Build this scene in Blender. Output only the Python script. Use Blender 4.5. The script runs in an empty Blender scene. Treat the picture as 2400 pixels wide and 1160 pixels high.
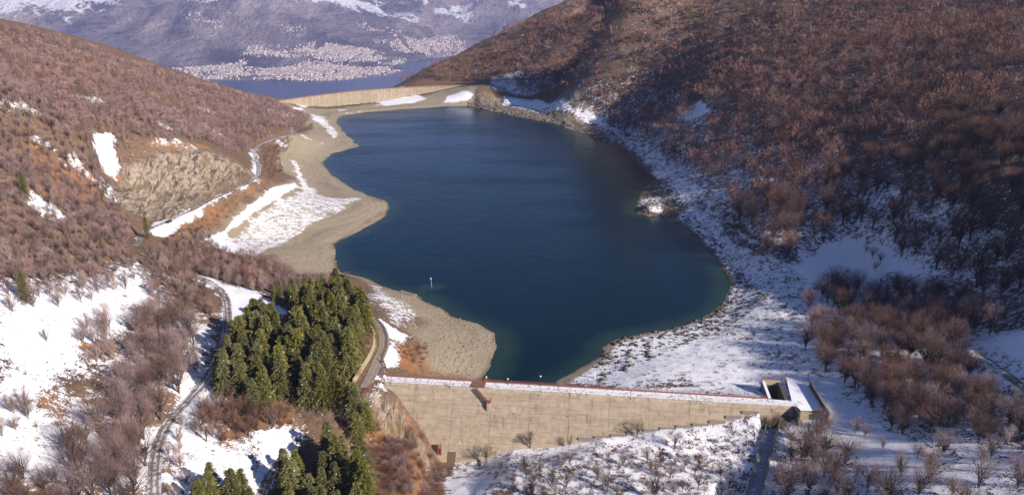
import bpy, math, random
import numpy as np
from mathutils import Vector

random.seed(7)
RNG = np.random.default_rng(7)
S = bpy.context.scene
COL = S.collection

# ------------------------------------------------------------------ camera
CAM_H = 180.0
PITCH = math.radians(19.3)
FPX = 1848.0                      # focal length in pixels of the 2400 px wide photo
cam_d = bpy.data.cameras.new('camera')
cam_d.sensor_width = 36.0
cam_d.lens = 36.0 * FPX / 2400.0
cam_d.clip_start = 1.0
cam_d.clip_end = 60000.0
cam = bpy.data.objects.new('camera', cam_d)
cam.location = (0, 0, CAM_H)
cam.rotation_euler = (math.radians(90) - PITCH, 0, 0)
COL.objects.link(cam)
S.camera = cam

# ------------------------------------------------------------------ light
SUN_AZ = math.radians(126)        # clockwise from +Y (the view direction)
SUN_EL = math.radians(28)
sdir = Vector((math.sin(SUN_AZ) * math.cos(SUN_EL), math.cos(SUN_AZ) * math.cos(SUN_EL), math.sin(SUN_EL)))
sun_d = bpy.data.lights.new('sun', 'SUN')
sun_d.energy = 5.0
sun_d.angle = math.radians(0.5)
sun_d.color = (1.0, 0.89, 0.80)
sun = bpy.data.objects.new('sun', sun_d)
sun.rotation_euler = sdir.to_track_quat('Z', 'Y').to_euler()
sun.location = (300, -300, 400)
COL.objects.link(sun)
W_ = bpy.data.worlds.new('World')
S.world = W_
W_.use_nodes = True
wn = W_.node_tree.nodes
sky = wn.new('ShaderNodeTexSky')
sky.sky_type = 'NISHITA'
sky.sun_disc = False
sky.sun_elevation = SUN_EL
sky.sun_rotation = SUN_AZ
sky.altitude = 1100
sky.air_density = 0.6
sky.dust_density = 0.0
sky.ozone_density = 4.0
wn['Background'].inputs[1].default_value = 0.078
W_.node_tree.links.new(sky.outputs[0], wn['Background'].inputs[0])
S.view_settings.view_transform = 'Standard'
S.view_settings.look = 'None'
S.view_settings.gamma = 1
S.view_settings.exposure = 0.84
S.cycles.max_bounces = 5
S.cycles.volume_bounces = 0
S.cycles.use_adaptive_sampling = True

# ------------------------------------------------------------------ projection helpers (photo pixels -> places)
SP, CP = math.sin(PITCH), math.cos(PITCH)
def ray(px, py):
    x = (px - 1200.0) / FPX
    v = (py - 580.0) / FPX
    return np.array([x, CP - v * SP, -(SP + v * CP)])
def P(px, py, z):                 # the point of that sight line at height z
    d = ray(px, py)
    t = (CAM_H - z) / -d[2]
    return (d[0] * t, d[1] * t, z)

# ------------------------------------------------------------------ numpy geometry helpers
def smooth(a, b, x):
    t = np.clip((x - a) / (b - a), 0, 1)
    return t * t * (3 - 2 * t)

def sdist(poly, X, Y, closed=True):
    """distance to a polyline; negative inside when closed"""
    p = np.asarray(poly, float)[:, :2]
    q = np.roll(p, -1, 0) if closed else p[1:]
    p0 = p if closed else p[:-1]
    best = np.full(X.shape, 1e18)
    ins = np.zeros(X.shape, bool)
    for (ax, ay), (bx, by) in zip(p0, q):
        dx, dy = bx - ax, by - ay
        L = dx * dx + dy * dy + 1e-9
        t = np.clip(((X - ax) * dx + (Y - ay) * dy) / L, 0, 1)
        d = (X - ax - t * dx) ** 2 + (Y - ay - t * dy) ** 2
        best = np.minimum(best, d)
        if closed:
            c = ((ay > Y) != (by > Y)) & (X < (bx - ax) * (Y - ay) / (by - ay + 1e-12) + ax)
            ins ^= c
    best = np.sqrt(best)
    return np.where(ins, -best, best) if closed else best

def vnoise(X, Y, seed):
    """value noise -1..1"""
    r = np.random.default_rng(seed).random((256, 256)) * 2 - 1
    xi = np.floor(X).astype(int); yi = np.floor(Y).astype(int)
    fx = X - xi; fy = Y - yi
    fx = fx * fx * (3 - 2 * fx); fy = fy * fy * (3 - 2 * fy)
    a = r[xi % 256, yi % 256]; b = r[(xi + 1) % 256, yi % 256]
    c = r[xi % 256, (yi + 1) % 256]; d = r[(xi + 1) % 256, (yi + 1) % 256]
    return (a * (1 - fx) + b * fx) * (1 - fy) + (c * (1 - fx) + d * fx) * fy
def fbm(X, Y, scale, octs=4, seed=1, gain=0.5):
    v = 0; a = 1; s = 0
    for o in range(octs):
        v = v + a * vnoise(X / scale * 2 ** o + 13.7 * o, Y / scale * 2 ** o + 7.1 * o, seed + o)
        s += a; a *= gain
    return v / s
def ridged(X, Y, scale, octs=5, seed=1):
    v = 0; a = 1; s = 0
    for o in range(octs):
        v = v + a * (1 - np.abs(vnoise(X / scale * 2 ** o + 3.7 * o, Y / scale * 2 ** o + 9.1 * o, seed + o)) * 2)
        s += a; a *= 0.5
    return v / s

class TPS:
    def __init__(self, pts, lam=0.0, k=100.0):
        p = np.asarray(pts, float); self.k = k
        self.xy = p[:, :2] / k; n = len(p)
        K = self.phi(((self.xy[:, None] - self.xy[None]) ** 2).sum(-1)) + lam * np.eye(n)
        Q = np.hstack([np.ones((n, 1)), self.xy])
        A = np.zeros((n + 3, n + 3)); A[:n, :n] = K; A[:n, n:] = Q; A[n:, :n] = Q.T
        self.w = np.linalg.solve(A, np.concatenate([p[:, 2], [0, 0, 0]]))
    @staticmethod
    def phi(r2):
        return 0.5 * r2 * np.log(r2 + 1e-12)
    def __call__(self, X, Y):
        sh = X.shape; x = X.ravel() / self.k; y = Y.ravel() / self.k
        out = self.w[-3] + self.w[-2] * x + self.w[-1] * y
        for (cx, cy), w in zip(self.xy, self.w):
            out += w * self.phi((x - cx) ** 2 + (y - cy) ** 2)
        return out.reshape(sh)

def axis(lo, c0, c1, hi, step, grow, mx):
    core = list(np.arange(c0, c1, step))
    a = []; x = c0; s = step
    while x > lo:
        s = min(s * grow, mx); x -= s; a.append(x)
    b = []; x = core[-1]; s = step
    while x < hi:
        s = min(s * grow, mx); x += s; b.append(x)
    return np.array(a[::-1] + core + b)

class Grid:                       # height field on a rectilinear grid
    def __init__(self, xs, ys, Z):
        self.xs, self.ys, self.Z = xs, ys, Z
    def sample(self, X, Y, F=None):
        F = self.Z if F is None else F
        X = np.asarray(X, float); Y = np.asarray(Y, float)
        i = np.clip(np.searchsorted(self.xs, X) - 1, 0, len(self.xs) - 2)
        j = np.clip(np.searchsorted(self.ys, Y) - 1, 0, len(self.ys) - 2)
        fx = np.clip((X - self.xs[i]) / (self.xs[i + 1] - self.xs[i]), 0, 1)
        fy = np.clip((Y - self.ys[j]) / (self.ys[j + 1] - self.ys[j]), 0, 1)
        return ((F[j, i] * (1 - fx) + F[j, i + 1] * fx) * (1 - fy) + (F[j + 1, i] * (1 - fx) + F[j + 1, i + 1] * fx) * fy)
    def hit(self, px, py, t0=170.0, t1=2600.0):
        """where the sight line meets the ground"""
        d = ray(px, py)
        t = np.geomspace(t0, t1, 1500)
        g = CAM_H + d[2] * t - self.sample(d[0] * t, d[1] * t)
        k = np.argmax(g < 0)
        if g[k] >= 0:
            k = len(t) - 1
        a, b = t[max(k - 1, 0)], t[k]
        for _ in range(18):
            m = 0.5 * (a + b)
            if CAM_H + d[2] * m - self.sample(d[0] * m, d[1] * m) < 0: b = m
            else: a = m
        return (d[0] * b, d[1] * b, CAM_H + d[2] * b)

# ------------------------------------------------------------------ mesh helpers
def mesh_np(name, V, F, mats=(), smooth_=False, attrs=None, face_mat=None):
    V = np.asarray(V, np.float32); F = np.asarray(F, np.int32)
    me = bpy.data.meshes.new(name)
    me.vertices.add(len(V)); me.vertices.foreach_set('co', V.ravel())
    n = F.shape[1]
    me.loops.add(F.size); me.loops.foreach_set('vertex_index', F.ravel())
    me.polygons.add(len(F))
    me.polygons.foreach_set('loop_start', np.arange(len(F), dtype=np.int32) * n)
    me.polygons.foreach_set('loop_total', np.full(len(F), n, np.int32))
    if smooth_: me.polygons.foreach_set('use_smooth', np.ones(len(F), bool))
    for m in mats: me.materials.append(m)
    if face_mat is not None: me.polygons.foreach_set('material_index', np.asarray(face_mat, np.int32))
    me.update(calc_edges=True)
    for k, a in (attrs or {}).items():
        at = me.attributes.new(k, 'FLOAT_COLOR', 'POINT')
        a = np.asarray(a, np.float32)
        if a.shape[1] == 3: a = np.hstack([a, np.ones((len(a), 1), np.float32)])
        at.data.foreach_set('color', a.ravel())
    return me
def link(name, me, parent=None, loc=None, rot=None, scale=None):
    o = bpy.data.objects.new(name, me); COL.objects.link(o)
    if parent is not None: o.parent = parent
    if loc is not None: o.location = loc
    if rot is not None: o.rotation_euler = rot
    if scale is not None: o.scale = scale
    return o
def tag(o, label=None, cat=None, group=None, kind=None):
    if label: o['label'] = label
    if cat: o['category'] = cat
    if group: o['group'] = group
    if kind: o['kind'] = kind
    return o
def empty(name, loc=(0, 0, 0), rz=0.0):
    o = bpy.data.objects.new(name, None); COL.objects.link(o)
    o.location = loc; o.rotation_euler = (0, 0, rz); o.empty_display_size = 1
    return o
class MB:                         # collects boxes, bars and prisms into one mesh
    def __init__(self): self.V = []; self.F = []
    def box(self, a, b):
        (x0, y0, z0), (x1, y1, z1) = a, b
        self.hexa([(x0, y0, z0), (x1, y0, z0), (x1, y1, z0), (x0, y1, z0), (x0, y0, z1), (x1, y0, z1), (x1, y1, z1), (x0, y1, z1)])
        return self
    def hexa(self, v):
        n = len(self.V); self.V += [tuple(p) for p in v]
        for f in ((3, 2, 1, 0), (4, 5, 6, 7), (0, 1, 5, 4), (1, 2, 6, 5), (2, 3, 7, 6), (3, 0, 4, 7)):
            self.F.append(tuple(n + i for i in f))
        return self
    def bar(self, a, b, r, n=6, r2=None):
        a = Vector(a); b = Vector(b); r2 = r if r2 is None else r2
        d = (b - a).normalized()
        u = d.cross(Vector((0, 0, 1)) if abs(d.z) < 0.9 else Vector((1, 0, 0))).normalized(); w = d.cross(u)
        k = len(self.V)
        for c, rr in ((a, r), (b, r2)):
            for i in range(n):
                an = 2 * math.pi * i / n
                self.V.append(tuple(c + (u * math.cos(an) + w * math.sin(an)) * rr))
        for i in range(n):
            j = (i + 1) % n
            self.F.append((k + i, k + j, k + n + j, k + n + i))
        self.F.append(tuple(k + i for i in range(n))[::-1]); self.F.append(tuple(k + n + i for i in range(n)))
        return self
    def ball(self, c, r, n=10, m=6):
        k = len(self.V); self.V.append((c[0], c[1], c[2] + r))
        for j in range(1, m):
            th = math.pi * j / m
            for i in range(n):
                ph = 2 * math.pi * i / n
                self.V.append((c[0] + r * math.sin(th) * math.cos(ph), c[1] + r * math.sin(th) * math.sin(ph), c[2] + r * math.cos(th)))
        self.V.append((c[0], c[1], c[2] - r)); e = len(self.V) - 1
        for i in range(n):
            self.F.append((k, k + 1 + i, k + 1 + (i + 1) % n)); self.F.append((e, e - n + (i + 1) % n, e - n + i))
            for j in range(m - 2):
                a = k + 1 + j * n
                self.F.append((a + i, a + n + i, a + n + (i + 1) % n, a + (i + 1) % n))
        return self
    def build(self, name, mat, parent=None, bevel=0.0, **kw):
        me = bpy.data.meshes.new(name); me.from_pydata(self.V, [], self.F); me.materials.append(mat); me.update()
        o = link(name, me, parent, **kw)
        if bevel:
            m = o.modifiers.new('bevel', 'BEVEL'); m.width = bevel; m.segments = 1
        return o

# ------------------------------------------------------------------ material helpers
class NT:
    def __init__(self, name):
        self.m = bpy.data.materials.new(name); self.m.use_nodes = True
        self.t = self.m.node_tree; self.bsdf = self.t.nodes['Principled BSDF']
        self.bsdf.inputs['Specular IOR Level'].default_value = 0.2
        self.bsdf.inputs['Roughness'].default_value = 0.85
    def n(self, typ, **kw):
        x = self.t.nodes.new(typ)
        for k, v in kw.items(): setattr(x, k, v)
        return x
    def put(self, sock, v):
        if isinstance(v, bpy.types.NodeSocket): self.t.links.new(v, sock)
        elif v is not None:
            if hasattr(sock.default_value, '__len__') and not hasattr(v, '__len__'): v = (v, v, v)
            if hasattr(sock.default_value, '__len__') and len(sock.default_value) == 4 and len(v) == 3: v = tuple(v) + (1,)
            sock.default_value = v
    def math(self, op, a, b=None, clamp=False):
        x = self.n('ShaderNodeMath', operation=op, use_clamp=clamp)
        self.put(x.inputs[0], a); self.put(x.inputs[1], b)
        return x.outputs[0]
    def mix(self, f, a, b):
        x = self.n('ShaderNodeMix', data_type='RGBA')
        self.put(x.inputs[0], f); self.put(x.inputs[6], a); self.put(x.inputs[7], b)
        return x.outputs[2]
    def noise(self, scale, detail=4, rough=0.55, vec=None, dist=0.0, out=0):
        x = self.n('ShaderNodeTexNoise')
        x.inputs['Scale'].default_value = scale; x.inputs['Detail'].default_value = detail
        x.inputs['Roughness'].default_value = rough; x.inputs['Distortion'].default_value = dist
        if vec is not None: self.put(x.inputs['Vector'], vec)
        return x.outputs[out]
    def step(self, v, a, b):       # smooth threshold
        x = self.n('ShaderNodeMapRange', interpolation_type='SMOOTHSTEP')
        self.put(x.inputs[0], v); self.put(x.inputs[1], a); self.put(x.inputs[2], b)
        return x.outputs[0]
    def vec(self, scale=(1, 1, 1), rot=(0, 0, 0), src='Object'):
        c = self.n('ShaderNodeTexCoord'); mp = self.n('ShaderNodeMapping')
        self.t.links.new(c.outputs[src], mp.inputs[0]); mp.inputs['Scale'].default_value = scale
        mp.inputs['Rotation'].default_value = rot
        return mp.outputs[0]
    def attr(self, name):
        a = self.n('ShaderNodeAttribute', attribute_name=name)
        s = self.n('ShaderNodeSeparateColor'); self.t.links.new(a.outputs[0], s.inputs[0])
        return s.outputs[0], s.outputs[1], s.outputs[2], a.outputs['Color'], a.outputs['Alpha']
    def color(self, c): self.put(self.bsdf.inputs['Base Color'], c)
    def bump(self, h, strength, dist):
        b = self.n('ShaderNodeBump'); b.inputs['Strength'].default_value = strength; b.inputs['Distance'].default_value = dist
        self.put(b.inputs['Height'], h); self.t.links.new(b.outputs[0], self.bsdf.inputs['Normal'])

# ================================================================== TERRAIN
# near dam: crest line (downstream edge) between two places on its crest
CREST = 16.0
DA = P(897, 893, CREST); DB = P(1862, 951, CREST)
dvx, dvy = DB[0] - DA[0], DB[1] - DA[1]
DL = math.hypot(dvx, dvy); dux, duy = dvx / DL, dvy / DL     # along the dam
dnx, dny = duy, -dux                                          # towards the valley (camera side)
BATTER = 0.66
def face_hit(px, py):             # sight line meets the battered downstream face
    d = ray(px, py)
    # n.(p - A) = BATTER*(CREST - z)
    # (X-Ax)*dnx+(Y-Ay)*dny + BATTER*(z-CREST) = 0
    c = -DA[0] * dnx - DA[1] * dny + BATTER * (CAM_H - CREST)
    t = -c / (d[0] * dnx + d[1] * dny + BATTER * d[2])
    return (d[0] * t, d[1] * t, CAM_H + d[2] * t)

lake_px = [(787,285),(800,272),(840,266),(880,262),(960,256),(1050,250),(1100,249),(1160,262),(1230,276),(1300,291),
 (1370,312),(1420,332),(1470,357),(1505,392),(1532,418),(1512,440),(1500,462),(1488,482),(1493,500),(1520,507),(1555,508),(1600,530),(1640,560),
 (1670,595),(1700,640),(1713,668),(1700,700),(1670,732),(1610,758),(1560,772),(1500,783),(1440,795),(1415,812),
 (1412,835),(1380,850),(1340,872),(1300,893)]
lake_px2 = [(1135,882),(1150,857),(1168,812),(1158,780),(1120,757),(1060,740),(1035,722),(1000,706),(975,690),(930,680),(890,668),
 (850,648),(800,637),(787,610),(786,572),(830,548),(880,522),(908,503),(916,487),(905,472),(862,458),(820,436),
 (783,412),(757,388),(762,372),(790,358),(840,342),(832,332),(812,318),(797,300)]
LAKE = [P(a, b, 0)[:2] for a, b in lake_px]
LAKE += [(22, 300), (20, 288), (-24, 292), (-20, 312)]
LAKE += [P(a, b, 0)[:2] for a, b in lake_px2]

CPX = [ # (px, py, height above the lake)
 # left bank and terrace
 (850,655,3),(700,635,8),(780,620,4),(640,590,8),(520,560,10),(700,500,6),(800,475,4),(860,480,3),(690,440,7),(650,400,10),
 (720,300,6),(775,300,3),(760,280,4),(700,262,6),(740,350,4),(500,525,16),(600,470,15),(640,350,16),
 # track on the left hill
 (330,560,25),(400,530,25),(480,480,25),(560,440,24),(603,410,23),(597,360,22),(680,315,20),(645,236,17),
 # excavated face
 (268,420,48),(300,385,54),(400,350,58),(480,352,52),(560,380,36),(340,512,28),(430,500,27),
 # left hill
 (200,330,76),(100,400,72),(0,400,84),(0,200,108),(200,200,96),(400,260,66),(550,270,38),(620,270,25),
 (0,50,138),(150,95,114),(300,140,88),(500,195,47),(640,230,19),(100,520,62),(220,480,47),
 # lower left
 (0,700,58),(150,600,50),(330,640,33),(350,800,27),(0,900,45),(0,1160,36),(200,1160,29),(200,900,34),(360,1160,22),(360,1060,22),(470,910,21),
 (530,760,20),(530,700,20),(480,650,21),(620,690,17),(640,900,15),(640,1160,5),(540,1100,14),(750,1050,6),(850,1160,-6),(960,1160,-12),
 # left abutment
 (880,915,15.5),(830,930,15),(960,1010,1),(1000,1100,-10),(870,1000,6),
 (870,740,17),(905,790,17),(885,860,16.5),(845,905,16),(945,865,12),(950,800,11),(1060,820,5),(1000,760,6),(900,700,9),(700,800,19),(800,850,17),(740,950,12),(780,720,12),(700,680,13),
 # below the dam
 (1100,1115,-12),(1055,1160,-14),(1250,1062,-2),(1200,1160,-8),(1400,1100,-4),(1500,1045,2),(1500,1160,-5),(1640,1030,5),(1700,1160,-3),
 (1300,1062,-1),(1180,1100,-4),
 # right of the dam and valley floor
 (1850,1010,8),(1950,1100,9),(1900,962,15.3),(1960,960,15.6),(1930,975,15.0),(2000,1010,14),(2100,1160,17),(2400,1160,27),(2400,1000,31),(2250,900,27),(2400,820,37),(2050,850,20),
 (1900,900,15.6),(1870,760,11),(1850,915,15.4),(1765,905,10.5),(1750,700,5),(1850,700,9),(1650,800,4),(1500,850,4),(1700,870,9),(1650,900,10),(1500,893,7),
 (1900,620,13),(1800,600,12),(1720,540,12),(1650,500,6),(1580,470,5),(1600,390,12),(1500,320,12),(1400,262,14),(1300,232,16),(1200,205,19),(1110,222,14),(1070,235,6),
 (2000,580,19),(2100,605,23),(2200,640,28),(2400,690,40),(2400,600,48),(2250,560,42),(2100,520,38),
 # right hill
 (1900,500,32),(2000,300,66),(2000,420,46),(1850,400,39),(2400,300,87),(2400,450,68),(2200,400,66),(2400,0,153),(2200,150,106),(2000,0,149),(1700,0,146),(1700,200,70),(1700,400,27),
 (1500,200,46),(1500,100,86),(1400,150,48),(1100,180,19),(1000,203,9),(1250,100,70),(1300,180,30),(1400,50,106),(1600,30,128),
 (920,207,0),(1030,150,34),(1130,100,60),(1240,50,92),(1340,12,120),(1480,-40,166),(1380,-10,135),
 (1700,-200,270),(2000,-200,250),(2400,-200,240),
]
CW = [P(*c) for c in CPX]
for a, b in ((1030,1080),(1075,1082),(1130,1078),(1200,1052),(1300,1046),(1400,1030),(1410,1022),(1480,1018),(1550,1003),(1600,1000),(1700,988),(1750,970),(1810,955),(1000,1020),(960,960),(925,918)):
    f = face_hit(a, b); CW.append((f[0], f[1], f[2] - 0.4))
# the ground falls away behind each skyline
for a, b, z, dd, dz in ((0,50,138,260,-110),(150,95,114,260,-110),(300,140,88,260,-120),(500,195,47,230,-110),(640,230,19,150,-70),(780,222,10,150,-70),(920,207,0,200,-90),
                        (1030,150,34,250,-110),(1130,100,60,280,-120),(1240,50,92,300,-110),(1340,12,120,320,-100),(1480,-40,166,400,-90)):
    x, y, _ = P(a, b, z); L = math.hypot(x, y)
    CW.append((x * (1 + dd / L), y * (1 + dd / L), z + dz))
CW += [(-900, 900, 60), (-700, 500, 200), (-500, 300, 150), (-350, 100, 110), (-200, 80, 45), (0, 80, -30), (150, 60, 15), (-700, 1500, -250), (-200, 2000, -480), (300, 2300, -420),
       (360, 250, 142), (400, 330, 150), (330, 330, 122), (380, 180, 125), (420, 110, 95), (290, 110, 45), (520, 350, 165), (600, 600, 200), (800, 900, 380), (700, 1300, 330), (900, 1900, 150), (300, 420, 84), (900, 200, 300)]
CW += [(x, y, 0) for x, y in LAKE[::3]]

XS = axis(-1000, -230, 260, 1100, 1.5, 1.012, 14)
YS = axis(60, 190, 460, 2400, 1.5, 1.006, 14)
GX, GY = np.meshgrid(XS, YS)
Z = TPS(CW, lam=0.002)(GX, GY)
Z += fbm(GX, GY, 60, 5, 11) * (1.2 + 3.0 * smooth(15, 60, Z)) + fbm(GX, GY, 9, 3, 31) * 0.35
far_f = smooth(700, 1200, GY)
Z += ridged(GX, GY, 130, 4, 5) * 8.0 * smooth(25, 80, Z)
SD = sdist(LAKE, GX, GY)
SDn = SD + fbm(GX, GY, 14, 4, 77) * (1.5 + 2.5 * smooth(500, 900, GY))
w = smooth(0, 30, SDn)
Z = np.where(SDn > 0, w * np.where(SDn < 70, np.maximum(Z, 1.2), Z) + (1 - w) * 0.16 * SDn, np.maximum(SDn * 0.45, -24))
# keep the bank low just behind the near dam where the lake meets it, and the ground below the face
G = Grid(XS, YS, Z)

def road_line(pts, zs=None, step=3.0, sm=9):
    w = np.array([G.hit(a, b) for a, b in pts])
    seg = np.hypot(*(w[1:, :2] - w[:-1, :2]).T); s = np.concatenate([[0], np.cumsum(seg)])
    n = max(int(s[-1] / step), 4); t = np.linspace(0, s[-1], n)
    q = np.stack([np.interp(t, s, w[:, k]) for k in range(3)], 1)
    for _ in range(3):
        q[1:-1, :2] = (q[:-2, :2] + 2 * q[1:-1, :2] + q[2:, :2]) / 4
    z = G.sample(q[:, 0], q[:, 1])
    k = np.ones(sm) / sm
    zp = np.pad(z, sm // 2, mode='edge'); q[:, 2] = np.convolve(zp, k, 'valid')[:n]
    return q
def press(line, half, fade):      # level the ground along a road
    global Z
    m = (GX > line[:, 0].min() - 15) & (GX < line[:, 0].max() + 15) & (GY > line[:, 1].min() - 15) & (GY < line[:, 1].max() + 15)
    jj, ii = np.where(m); X = GX[m]; Y = GY[m]
    best = np.full(X.shape, 1e9); zz = np.zeros(X.shape)
    for p in line:
        d = np.hypot(X - p[0], Y - p[1]); c = d < best
        best[c] = d[c]; zz[c] = p[2]
    w = 1 - smooth(half, half + fade, best)
    Z[jj, ii] = Z[jj, ii] * (1 - w) + zz * w
ROADS = {
 'hill': dict(px=[(318,575),(330,545),(365,530),(400,517),(440,497),(480,474),(520,458),(560,440),(590,427),(605,412),(606,390),(600,372),(593,352),(610,338),(640,327),(665,322),(684,314),(682,300)], w=1.8),
 'bend': dict(px=[(462,648),(492,662),(517,680),(531,705),(534,735),(532,775),(522,820),(500,860),(472,905),(440,940),(405,975),(382,1010),(368,1050),(362,1100),(362,1175)], w=1.9),
 'dam': dict(px=[(868,742),(890,765),(902,790),(901,815),(888,840),(878,865),(866,890),(856,910)], w=2.1),
 'low': dict(px=[(668,1070),(640,1095),(622,1125),(610,1175)], w=1.9),
 'right': dict(px=[(2290,828),(2330,855),(2370,885),(2420,925)], w=2.2),
}
for r in ROADS.values():
    r['line'] = road_line(r['px']); press(r['line'], r['w'] + 0.6, 4.0)
# spillway channel trough
CH0 = (P(1822, 962, 10.5)[0], P(1822, 962, 10.5)[1]); CH1 = P(1766, 1165, -3.0)[:2]
# -- surface classes painted as places on the ground (R snow cover, G rust heath, B bare gravel, A rock)
def area(px): return [G.hit(a, b)[:2] for a, b in px]
def mask(poly, soft, X=None, Y=None):
    X = GX if X is None else X; Y = GY if Y is None else Y
    return 1 - smooth(-soft, soft, sdist(poly, X, Y) + fbm(X, Y, soft * 2.2 + 3, 3, 5) * soft * 1.2)
hillR = smooth(0, 25, GX - np.interp(GY, [200, 300, 420, 560, 750, 1000], [200, 135, 120, 135, 125, 70]))
snow = 0.12 + 0.55 * smooth(0.30, 0.48, fbm(GX, GY, 26, 4, 303)) * smooth(0.15, 0.35, fbm(GX, GY, 120, 2, 404) + 0.3)
rust = 0.30 + 0 * GX
grav = 0 * GX
rock = 0 * GX
def setm(A, m, v): A[:] = A * (1 - m) + v * m
setm(snow, hillR, 0.50 - 0.27 * smooth(35, 70, Z + fbm(GX, GY, 60, 3, 88) * 25)); setm(rust, hillR, 0.22)
m = smooth(900, 1100, GY) * hillR; setm(snow, m, 0.22); setm(rust, m, 0.3)
# right bank and valley floor
SNOWS = [ # px polygon, cover, soft edge, rust
 ([(1500,350),(1600,390),(1640,450),(1720,540),(1800,610),(1900,590),(2000,555),(2060,560),(2200,640),(2200,700),(2400,800),(2400,1160),(1040,1160),(1035,1085),(1130,1082),(1220,1045),(1400,1035),(1560,1000),(1800,955),(1860,930),(1300,893),(1440,790),(1650,740),(1710,680),(1600,540),(1540,420)], 0.62, 5, 0.1),
 ([(1880,610),(1990,560),(2060,565),(2200,640),(2080,640),(1960,680),(1880,650)], 0.95, 3, 0),
 ([(1420,810),(1600,770),(1720,800),(1900,900),(1800,920),(1600,900),(1420,890)], 0.74, 5, 0),
 ([(1830,890),(1935,905),(1990,960),(2150,1040),(2250,1120),(2150,1160),(2050,1100),(1960,990),(1870,960)], 0.93, 4, 0),
 ([(2300,790),(2400,780),(2440,900),(2380,860)], 0.9, 4, 0),
 ([(2160,1040),(2400,1050),(2400,1160),(2150,1160)], 0.68, 4, 0),
 ([(1590,275),(1640,235),(1660,262),(1610,285)], 0.95, 2, 0),
 ([(1150,175),(1300,175),(1310,200),(1150,205)], 0.55, 5, 0.2),
 ([(1180,225),(1260,232),(1340,255),(1410,275),(1440,305),(1380,290),(1290,262),(1180,250)], 0.8, 3, 0),
 ([(1050,225),(1090,213),(1120,222),(1100,240),(1040,240)], 0.85, 3, 0),
 ([(880,240),(980,222),(1000,232),(900,250)], 0.9, 3, 0),
 ([(1497,480),(1512,463),(1550,462),(1552,500),(1520,503)], 0.66, 2.2, 0),
 # left hill
 ([(215,315),(270,300),(265,345),(285,395),(245,410),(225,360)], 0.97, 2, 0),
 ([(330,330),(380,325),(470,345),(440,355),(350,350)], 0.66, 3, 0.6),
 ([(90,95),(150,120),(260,145),(310,170),(280,175),(200,145),(150,150)], 0.62, 5, 0.3),
 ([(195,228),(235,225),(245,240),(215,250)], 0.8, 3, 0.3),
 ([(450,252),(480,248),(510,265),(490,268)], 0.8, 3, 0.3),
 ([(0,230),(60,240),(70,258),(0,250)], 0.6, 4, 0.3),
 ([(620,255),(680,258),(700,275),(660,275)], 0.5, 4, 0.3),
 ([(150,385),(190,395),(185,415),(150,405)], 0.7, 3, 0.8),
 # terrace
 ([(480,560),(690,428),(702,438),(660,462),(540,540),(525,562),(600,580),(640,575),(600,598),(560,598)], 0.95, 1.2, 0),
 ([(545,560),(700,450),(740,440),(760,462),(850,465),(800,490),(700,545),(620,590),(575,592)], 0.60, 3, 0),
 ([(680,375),(695,378),(712,415),(740,450),(715,455)], 0.72, 2, 0),
 ([(715,262),(760,275),(790,310),(785,325),(760,300),(730,280)], 0.66, 3, 0),
 # verges of the hill track
 ([(320,560),(360,525),(480,475),(600,420),(615,425),(500,482),(420,540),(390,555),(350,545)], 0.92, 2, 0),
 ([(585,350),(598,348),(612,390),(606,418),(596,410)], 0.8, 2, 0),
 # lower left snowfield
 ([(-40,660),(60,660),(150,640),(270,625),(335,628),(360,720),(350,790),(250,850),(200,900),(170,1000),(120,1100),(-40,1160)], 0.85, 6, 0),
 ([(-40,900),(200,900),(360,1000),(350,1170),(-40,1170)], 0.74, 6, 0.3),
 ([(350,720),(480,730),(480,860),(380,960),(280,900),(300,800)], 0.62, 6, 0.4),
 ([(470,645),(560,670),(650,705),(680,730),(600,760),(540,770),(520,700)], 0.93, 3, 0),
 ([(440,760),(480,760),(480,880),(430,920)], 0.85, 4, 0),
 ([(380,1000),(450,920),(520,900),(560,1000),(600,1160),(380,1160)], 0.82, 5, 0.3),
 ([(590,1010),(700,980),(690,1060),(600,1160),(580,1100)], 0.85, 4, 0),
 ([(870,745),(905,755),(960,790),(930,860),(895,860),(915,800)], 0.95, 2, 0),
 ([(855,915),(900,910),(910,960),(880,990),(860,960)], 0.66, 3, 0.1),
 ([(880,670),(960,720),(1000,740),(980,760),(920,750),(870,720)], 0.62, 5, 0.3),
 ([(1035,1085),(1130,1082),(1150,1110),(1130,1160),(1060,1160)], 0.93, 2, 0),
]
RUSTS = [
 ([(60,330),(230,400),(250,440),(120,470),(40,420)], 1.0, 10), ([(240,400),(330,350),(470,340),(500,352),(400,352),(310,385),(265,430)], 1.0, 4),
 ([(420,540),(500,480),(620,420),(650,430),(560,480),(480,545),(440,560)], 0.75, 5),
 ([(920,790),(1010,800),(1000,870),(930,872)], 1.0, 5), ([(810,850),(870,790),(880,810),(840,890)], 1.0, 4),
 ([(480,960),(560,930),(680,960),(690,1000),(600,1010),(500,1050)], 1.0, 6), ([(840,1000),(960,960),(1030,1080),(1060,1170),(840,1170)], 0.85, 6),
 ([(180,1020),(80,940),(120,925),(150,960)], 0.8, 5), ([(170,800),(280,790),(270,830),(190,840)], 0.8, 4),
 ([(0,60),(100,90),(330,170),(640,240),(560,270),(300,240),(0,180)], 0.65, 15),
]
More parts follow.
